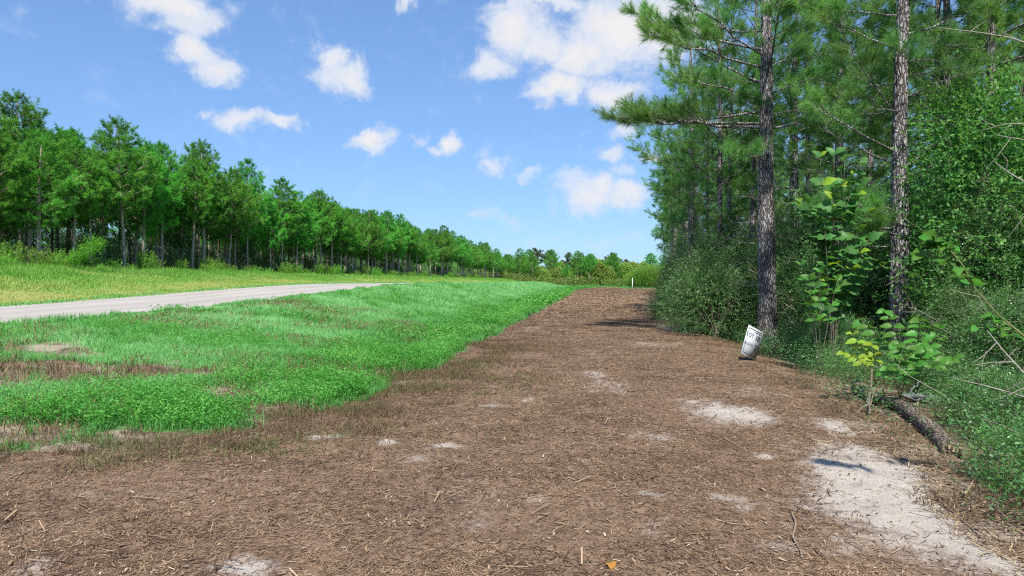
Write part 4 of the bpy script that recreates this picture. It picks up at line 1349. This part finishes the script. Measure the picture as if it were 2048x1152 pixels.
link('stalk', gs.mesh('plume_stalk', M['twig']), lean_o); link('foliage', gl.mesh('plume_foliage', M['tall_weed']), lean_o)
tag(lean_o, 'single bushy weed plume leaning right at the foot of the plantation', 'weed')

# reeds and the white post at the end of the path
REED = make_weed(520, 4.8, 1.9, 320, .075, M['tall_weed'])
for (px, d_, s_, lab) in ((1268, 118, .62, 'shortest, leftmost clump of reeds behind the white post'), (1284, 117, .80, 'second clump of reeds, just right of the white post'),
                          (1302, 116, .86, 'third and tallest clump of reeds at the far end of the path'), (1322, 117, .85, 'rightmost clump of reeds, half behind the forest edge')):
    p = at(px, 562, d_)
    place('reed_clump', REED, (p.x, p.y, hz(p.x, p.y) - .02), rl.uniform(0, 6.28), s_, lab, 'reeds', 'reeds at the end of the path')


def box_geo(g, c, s, bev=0.0):
    c = np.asarray(c, float); s = np.asarray(s, float) / 2
    v = np.array([[x, y, z] for x in (-1, 1) for y in (-1, 1) for z in (-1, 1)]) * s + c
    q = [[0, 1, 3, 2], [4, 6, 7, 5], [0, 4, 5, 1], [2, 3, 7, 6], [0, 2, 6, 4], [1, 5, 7, 3]]
    g.add(v, q)


pp = at(1265, 562, 113.6)
po = empty('marker_post', (pp.x, pp.y, hz(pp.x, pp.y) - .1))
g = Geo()
tube(g, np.array([[0, 0, 0], [0, 0, 1.0], [0, 0, 1.80]]), [.065, .065, .065], 8)
link('post', g.mesh('post_shaft', M['post']), po)
g = Geo()
tube(g, np.array([[0, 0, 1.80], [0, 0, 1.84], [0, 0, 1.90]]), [.08, .075, .03], 8)
link('cap', g.mesh('post_cap', M['post']), po)
tag(po, 'thin white post standing before the reeds at the end of the path', 'post')

# ------------------------------------------------------------------ the lot sign
BRc = ground(1511, 723)
BRc.z += .025
cr = Vector((math.cos(YAW), math.sin(YAW), 0)); cu = Vector((0, 0, 1)); cf = Vector((-math.sin(YAW), math.cos(YAW), 0))
Wv = (cr * .36 - cu * .17 + cf * .20); Hv = (cr * .215 + cu * .55 + cf * .12)
Wn = Wv.normalized(); Hn = (Hv - Hv.dot(Wn) * Wn).normalized(); Nn = Wn.cross(Hn)
if Nn.dot(CAM - BRc) < 0: Nn = -Nn
SW, SH = .457, .61
rot = Matrix((Wn, Hn, Nn)).transposed()
sg = empty('lot_sign', BRc + Vector((0, 0, -.01)))
sg.rotation_euler = rot.to_euler()
# local frame: x along the width, y up the height, z out of the face; origin at the lower right corner
g = Geo(); box_geo(g, (-SW / 2, SH / 2, -.006), (SW, SH, .012))
link('board', g.mesh('sign_board', M['board']), sg)
g = Geo()
lw = .016; mx0, mx1, my0, my1 = -SW + .035, -.035, .05, SH - .045
for (c, s) in ((((mx0 + mx1) / 2, my1, .0015), (mx1 - mx0, lw, .002)), (((mx0 + mx1) / 2, my0, .0015), (mx1 - mx0, lw, .002)),
               ((mx0, (my0 + my1) / 2, .0015), (lw * .6, my1 - my0 - lw - .002, .002)), ((mx1, (my0 + my1) / 2, .0015), (lw * .6, my1 - my0 - lw - .002, .002))):
    box_geo(g, c, s)
link('border', g.mesh('sign_border', M['ink']), sg)


def letter(txt, x, y, size, mat, name):
    """each character a flat mesh of its own"""
    made = []; pen = 0.0
    for ch in txt:
        cu_ = bpy.data.curves.new('character', 'FONT')
        cu_.body = ch; cu_.size = size; cu_.align_y = 'CENTER'; cu_.extrude = .0008; cu_.offset = size * .03
        tmp = bpy.data.objects.new('character', cu_); COL.objects.link(tmp)
        bpy.context.view_layer.update()
        me = bpy.data.meshes.new_from_object(tmp.evaluated_get(bpy.context.evaluated_depsgraph_get()))
        bpy.data.objects.remove(tmp)
        xs = [v.co.x for v in me.vertices]
        me.materials.clear(); me.materials.append(mat)
        made.append((me, pen - min(xs))); pen += max(xs) - min(xs) + size * .09
    for me, dx in made:
        o = link(name, me, sg); o.location = (x + dx - pen / 2, y, .0022)


letter('LOT', -.338, .43, .105, M['ink_grey'], 'letter')
letter('18', -.098, .425, .155, M['ink'], 'digit')
letter('BLOCK', -.312, .245, .075, M['ink_grey'], 'letter')
letter('2', -.098, .235, .155, M['ink'], 'digit')
g = Geo()                           # the small dark emblem in the top right corner: a curved stroke with a blot
t = np.linspace(0, 1, 9)
top_ = np.stack([-.235 + .175 * t, SH - .083 + .014 * np.sin(t * 3.1) + .004 * t, np.full(9, .0024)], -1)
bot_ = top_.copy(); bot_[:, 1] -= .006 + .012 * np.sin(t * 3.1) * (1 - .5 * t)
v = np.concatenate([top_, bot_]); i = np.arange(8)
g.add(v, np.stack([i + 9, i + 10, i + 1, i], -1))
an = np.linspace(0, 6.283, 9)[:-1]
for (cx, cyy, rx, ry) in ((-.20, SH - .085, .02, .012), (-.085, SH - .088, .022, .009)):
    g.add(np.stack([cx + rx * np.cos(an), cyy + ry * np.sin(an), np.full(8, .0028)], -1), [[0, 1, 2, 3], [0, 3, 4, 7], [4, 5, 6, 7]])
link('emblem', g.mesh('sign_emblem', M['ink']), sg)
g = Geo()                           # wire stake behind the board, its foot in the ground
tube(g, np.array([[-.10, .25, -.017], [-.06, .05, -.017], [-.02, -.12, -.017]]), .005, 6)
link('stake', g.mesh('sign_stake', M['twig']), sg)
tag(sg, 'white lot number sign leaning askew at the foot of the big pine', 'sign')

# ------------------------------------------------------------------ fallen log, broken wood, sticks
def noisy_tube(g, pts, rad, sides, amp, seed, fr=6):
    n0 = len(g.v)
    tube(g, pts, rad, sides)
    v = g.v[-1]
    n = len(pts)
    for i in range(n):
        ring = v[i * sides:(i + 1) * sides]
        a_ = np.arange(sides) / sides * 6.283
        f = 1 + amp * 2 * (fbm(np.cos(a_) * 2 + seed, np.sin(a_) * 2 + i * .6 * fr / 6, 3) - .5)
        g.v[-1][i * sides:(i + 1) * sides] = pts[i] + (ring - pts[i]) * f[:, None]


def smooth_line(P, n):
    P = np.array([tuple(p) for p in P], float)
    t = np.linspace(0, len(P) - 1, n)
    return np.stack([np.interp(t, range(len(P)), P[:, c]) for c in range(3)], -1)


lp = [ground(1714, 772, .10), ground(1745, 797, .085), ground(1790, 806, .09), ground(1830, 832, .085), ground(1870, 866, .08), ground(1905, 905, .05)]
o0 = lp[2]
pts = smooth_line([p - o0 for p in lp], 40)
ker = np.array([1, 2, 3, 2, 1]) / 9
for c in range(3):
    pts[2:-2, c] = np.convolve(pts[:, c], ker, 'valid')
log = empty('fallen_log', o0)
g = Geo(); noisy_tube(g, pts, np.linspace(.098, .082, 40) * (1 + .04 * np.sin(np.arange(40) * .9)), 18, .12, 3)
link('log_trunk', g.mesh('log_trunk', M['bark_log'], True), log)
g = Geo()
for (i, dd, L) in ((12, (-.05, -.1, .2), .22), (22, (.12, .05, .16), .2), (33, (-.1, -.06, .1), .16)):
    b = pts[i]; noisy_tube(g, np.array([b, b + np.array(dd) * .6, b + np.array(dd)]), [.03, .022, .015], 7, .15, i)
link('limb_stub', g.mesh('log_stub', M['bark_log'], True), log)
tag(log, 'fallen pine log with flaking bark lying at the right edge of the path', 'log')

c0 = ground(1838, 806)
gw = empty('broken_wood', c0)
rr = np.random.default_rng(8)
for i in range(5):
    g = Geo()
    a0 = np.array([-.28 + .05 * i, .03 * i, .10 + .03 * rr.random()]); a1 = a0 + np.array([.42 + .12 * rr.random(), -.20 - .05 * i + .1 * rr.random(), -.12 + .1 * (i % 2)])
    if i == 4: a1 = a0 + np.array([.16, .05, .18])
    n = 9; t = np.linspace(0, 1, n)
    q = a0 + np.outer(t, a1 - a0) + rr.normal(size=(n, 3)) * .012
    q[:, 2] = np.maximum(q[:, 2], -.02)
    noisy_tube(g, q, (.034 - .004 * i) * np.sin(np.clip(t * 2.6 + .35, 0, 3.05)) + .006, 8, .35, i * 7, 9)
    link('splinter', g.mesh('wood_splinter', M['grey_wood']), gw)
tag(gw, 'weathered blue-grey splintered wood leaning behind the fallen log', 'wood')

c0 = ground(1738, 830)
st = empty('upright_stick', c0)
g = Geo()
tube(g, smooth_line([(0, 0, -.05), (-.005, 0, .18), (.03, .02, .36), (.045, .03, .58)], 10), np.linspace(.022, .010, 10), 7)
link('stem', g.mesh('stick_stem', M['twig'], True), st)
for (dx, dy_, h_) in ((-.20, -.06, .0), (.16, -.08, .0), (-.05, -.16, .0), (.10, .08, .30)):
    g = Geo(); tube(g, smooth_line([(0, 0, .14 if h_ == 0 else .05), (dx * .5, dy_ * .5, .09 if h_ == 0 else .2), (dx, dy_, h_)], 7), np.linspace(.014, .006, 7), 5)
    link('fork', g.mesh('stick_fork', M['twig'], True), st)
tag(st, 'forked dead stick standing upright in front of the fallen log', 'stick')


def stick(pix, r, mat, label, lift=.012, name='stick', group=None):
    P = [ground(px, py, lift) for px, py in pix]
    P = [Vector((p.x, p.y, p.z + float(rough(np.array(p.x), np.array(p.y))))) for p in P]
    o0 = P[0]
    n = 4 * len(P)
    q = smooth_line([p - o0 for p in P], n)
    o = link(name, None)
    g = Geo(); tube(g, q, np.linspace(r, r * .55, n), 6)
    o2 = bpy.data.objects.new(name, g.mesh('stick', mat, True))
    COL.objects.link(o2); bpy.data.objects.remove(o)
    o2.name = name
    o2.location = o0
    return tag(o2, label, 'stick', group)


stick([(1582, 1024), (1592, 1045), (1585, 1075), (1600, 1100), (1604, 1116)], .0075, M['stick'], 'pale crooked stick lying on the path near the lower right')
stick([(1430, 1038), (1462, 1044), (1500, 1050)], .005, M['stick'], 'thin pale stick lying flat left of the crooked stick')
stick([(1448, 878), (1478, 893)], .006, M['chip'], 'thin straight stick in the middle right of the path')
stick([(1648, 806), (1640, 838)], .008, M['twig'], 'short dark stick between the sand patch and the log')
stick([(1586, 813), (1608, 819)], .008, M['chip'], 'short pale splinter beside the pale sand patch')
stick([(1625, 883), (1662, 886)], .007, M['chip'], 'pale straight stick lying across the path below the sand patch')
stick([(965, 942), (1000, 938), (1012, 936)], .007, M['twig'], 'dark twig in the middle of the path')
stick([(1880, 1000), (1950, 1062), (1975, 1090)], .006, M['twig'], 'dark twig lying over the pale sand at the lower right')
stick([(1680, 868), (1730, 860), (1775, 868)], .012, M['twig'], 'dark broken branch on the sand before the fallen log')
stick([(1930, 985), (1975, 920), (2010, 900)], .009, M['chip'], 'bare crooked branch rising from the undergrowth at the right edge', lift=.05)
# bleached dead branches poking out of the brush at the right edge
DB = [([(1905, 985, 5.8, 0), (1972, 930, 5.6, 0), (2048, 868, 5.4, 0)], 'long dead branch slanting up through the undergrowth at the lower right'),
      ([(1965, 650, 7.4, 0), (2010, 705, 6.9, 0), (2070, 770, 6.5, 0)], 'pale branch sloping down to the right below the big green leaves'),
      ([(1900, 755, 7.0, 0), (1985, 775, 6.7, 0), (2070, 800, 6.5, 0)], 'thin pale branch lying level above the log at the right'),
      ([(1990, 325, 8.0, 0), (2025, 350, 7.8, 0), (2080, 380, 7.6, 0)], 'short dead branch end jutting in at the right edge'),
      ([(1960, 262, 9.0, 0), (2010, 248, 8.8, 0), (2080, 246, 8.6, 0)], 'pale bare branch high at the right edge'),
      ([(1990, 270, 9.2, 0), (2040, 278, 9.0, 0), (2090, 290, 8.9, 0)], 'lower of the two pale bare branches high at the right edge'),
      ([(1875, 55, 9.0, 0), (1960, 65, 8.8, 0), (2020, 75, 8.6, 0), (2090, 100, 8.5, 0)], 'grey bare limb crossing the top right corner')]
for pix, lab in DB:
    P = [at(a_, b_, d_) for a_, b_, d_, _ in pix]
    # carry each branch on to the right and down to the ground outside the frame
    last = P[-1]; far_ = last + (P[-1] - P[-2]).normalized() * .8
    foot = Vector((far_.x + .9, far_.y + .4, hz(far_.x + .9, far_.y + .4) - .05))
    P += [far_, (far_ + foot) / 2 + Vector((.25, .1, .1)), foot]
    n = 24; q = smooth_line([p - foot for p in P], n)
    o = link('dead_branch', None); bpy.data.objects.remove(o)
    g = Geo(); tube(g, q, np.linspace(.004, .018, n), 6)
    rr = np.random.default_rng(len(lab))
    for i in (3, 6, 9):
        d_ = rr.normal(size=3) * .12 + np.array([-.08, 0, .03]); tube(g, np.array([q[i], q[i] + d_, q[i] + d_ * 1.8 + rr.normal(size=3) * .03]), [.006, .004, .002], 4, cap=False)
    o = link('dead_branch', g.mesh('dead_branch', M['pale_twig'], True)); o.location = foot
    tag(o, lab, 'branch', 'dead branches in the brush at the right edge')
# one orange-brown leaf on the path
pl_ = ground(1222, 1130, .014)
g = Geo()
an = np.linspace(0, 6.283, 13)[:-1]
rad = .028 * (1 + .35 * np.cos(an * 3) * .6 + .1 * np.sin(an * 5))
v = np.stack([rad * np.cos(an), rad * np.sin(an), .008 * np.cos(an * 2)], -1); v = np.concatenate([v, [[0, 0, .012]]])
g.add(v, None, [[12, i, (i + 1) % 12] for i in range(12)])
o = link('dead_leaf', g.mesh('dead_leaf', M['deadleaf']), None); o.location = pl_; o.rotation_euler = (.35, -.2, .6)
tag(o, 'single curled orange leaf on the path at the bottom', 'leaf')

# ------------------------------------------------------------------ plants with large leaves, each leaf its own piece
def leaf_mesh(name, mat, kind='oval'):
    g = Geo()
    if kind == 'oval':
        t = np.array([0, .12, .3, .5, .7, .88, 1.0]); w = np.array([.01, .16, .27, .29, .22, .10, .0])
    else:                           # lobed
        t = np.array([0, .08, .25, .42, .55, .72, .88, 1.0]); w = np.array([.02, .30, .46, .30, .42, .20, .16, .0])
    z = .10 * t - .36 * t ** 2
    v = []
    for a_, b_, c_ in zip(t, w, z):
        wv = .05 * math.sin(a_ * 9)
        v += [(a_, -b_, c_ + .30 * b_ + wv), (a_, 0, c_), (a_, b_, c_ + .30 * b_ - wv)]
    q = []
    for i in range(len(t) - 1):
        for j in range(2):
            q.append([i * 3 + j, i * 3 + j + 1, i * 3 + 4 + j, i * 3 + 3 + j])
    tone = np.repeat(.35 + .3 * t, 3)
    g.add(np.array(v), q, None, tone)
    return g.mesh(name, mat, True)


LEAF = [leaf_mesh('oval_leaf', M['broad']), leaf_mesh('yellow_leaf', M['yellow']), leaf_mesh('lobed_leaf', M['vine'], 'lobed'), leaf_mesh('vine_leaf', M['vine'])]


def leaf_piece(parent, P, D, size, me, rr, roll=.5):
    D = Vector(D).normalized()
    up = Vector((rr.normal() * roll, rr.normal() * roll - .75, .8)).normalized()
    y_ = up.cross(D).normalized(); z_ = D.cross(y_)
    o = link('leaf', me, parent)
    o.matrix_local = Matrix.Translation(P) @ Matrix((D, y_, z_)).transposed().to_4x4() @ Matrix.Scale(size, 4)


def branch_plant(name, base, lines, leaf_i, size, per, label, seed, cat='plant', group=None, stem=M['green_stem'], first=.35):
    """lines: lists of world points; leaves in opposite pairs along each"""
    rr = np.random.default_rng(seed)
    root = empty(name, base)
    for L in lines:
        pts = smooth_line([Vector(p) - Vector(base) for p in L], 14)
        g = Geo(); tube(g, pts, np.linspace(.008, .003, 14), 5)
        link('stem', g.mesh('plant_stem', stem, True), root)
        tot = len(pts) - 1
        for i in range(per):
            f = first + (1 - first) * (i / max(1, per - 1))
            idx = f * tot; q = Vector([np.interp(idx, range(14), pts[:, c]) for c in range(3)])
            a_ = pts[min(13, int(idx) + 1)] - pts[max(0, int(idx) - 1)]; a_ = Vector(a_).normalized()
            side = a_.cross(Vector((0, 0, 1))).normalized()
            for sgn in (-1, 1):
                d = side * sgn * (1.0 if i < per - 1 else .45) + a_ * .55 + Vector((0, 0, rr.normal() * .2 - .1))
                s = size * (.7 + .6 * rr.random()) * (1 - .25 * f)
                li = leaf_i if np.isscalar(leaf_i) else leaf_i[rr.integers(len(leaf_i))]
                leaf_piece(root, q, d, s, LEAF[li], rr)
    return tag(root, label, cat, group)


def arc(base, tip, lift, n=5):
    base = Vector(base); tip = Vector(tip)
    return [base.lerp(tip, t) + Vector((0, 0, lift * math.sin(t * math.pi) * (1 - .3 * t))) for t in np.linspace(0, 1, n)]


# long branch with bright leaves coming in from the right
b0 = at(2110, 742, 4.6); b0.z = hz(b0.x, b0.y)
branch_plant('leafy_branch_plant', b0, [[b0, at(2070, 690, 4.6), at(1990, 625, 4.55), at(1945, 570, 4.5), at(1905, 525, 4.5), at(1845, 505, 4.5)],
                                        [at(1945, 570, 4.5), at(1925, 530, 4.45), at(1890, 490, 4.4), at(1870, 480, 4.4)]], 0, .150, 8,
             'bright green leafy branch arching in from the right edge above the log', 1, first=.60)
b0 = at(2120, 752, 5.0); b0.z = hz(b0.x, b0.y)
branch_plant('leafy_branch_plant', b0, [[b0, at(2080, 700, 5.0), at(2030, 660, 5.0), at(1955, 655, 5.0)], [at(2040, 665, 5.0), at(2000, 640, 5.0), at(1985, 635, 5.0)]], 0, .125, 6,
             'smaller leafy spray below the arching green branch', 2, first=.45)
# sapling with bright leaves in front of the second pine
b0 = ground(1830, 790)
tips = [at(1722, 640, 8.6), at(1880, 655, 8.3), at(1850, 690, 8.1), at(1790, 690, 8.5), at(1905, 715, 8.2), at(1770, 620, 8.7), at(1840, 640, 8.4)]
branch_plant('broadleaf_sapling', b0, [arc(b0, t_, .18) for t_ in tips], 0, .175, 5, 'bright green broad-leaved sapling before the foot of the second pine', 3, first=.55)
b0 = ground(1752, 770)
branch_plant('yellowing_sapling', b0, [arc(b0, t_, .15) for t_ in (at(1705, 668, 8.9), at(1745, 690, 8.8), at(1690, 705, 8.9))], 1, .16, 4, 'yellow-green leaves of a small sapling left of the second pine', 4, first=.5)
b0 = ground(1800, 800)
branch_plant('broadleaf_sapling', b0, [arc(b0, t_, .12) for t_ in (at(1775, 735, 8.6), at(1830, 730, 8.5), at(1800, 715, 8.7))], 0, .19, 3, 'dull green low seedling directly behind the fallen log', 5, first=.5)
b0 = ground(2000, 905)
branch_plant('broadleaf_sapling', b0, [arc(b0, t_, .12) for t_ in (at(1975, 855, 6.0), at(2025, 870, 5.9), at(1990, 880, 5.8))], 0, .14, 3, 'small leafy seedling at the right edge below the log', 6, first=.5)
# vine-hung sapling with lobed leaves between the two near pines
p0 = at(1668, 562, 13.6); b0 = Vector((p0.x, p0.y, hz(p0.x, p0.y)))
lines = []
rr = np.random.default_rng(9)
for i in range(18):
    px = 1595 + 145 * rr.random(); py = 330 + 230 * (i / 17)
    lines.append(arc(b0 + Vector((0, 0, 3.3 * (1 - i / 18) * .6 + .2)), at(px, py, 12.9 + .8 * rr.random()), .25))
lines.append(arc(b0, at(1668, 310, 13.2), .1)); lines.append(arc(b0, at(1640, 315, 13.0), .15)); lines.append(arc(b0, at(1690, 320, 13.2), .12))
branch_plant('vine_covered_sapling', b0, lines, (2, 2, 3, 2, 2, 1), .30, 6, 'sapling hung with large lobed vine leaves between the two near pines', 10, stem=M['twig'], first=.35)
p0 = at(1640, 640, 13.0); b0 = Vector((p0.x, p0.y, hz(p0.x, p0.y)))
branch_plant('broadleaf_sapling', b0, [arc(b0, t_, .2) for t_ in (at(1600, 530, 12.6), at(1640, 545, 12.6), at(1675, 560, 12.6), at(1618, 560, 12.5))], 0, .19, 4, 'green leafy sapling below the vine-hung leaves, right of the big pine', 12, first=.5, stem=M['twig'])

print('plantation pines', nplant)
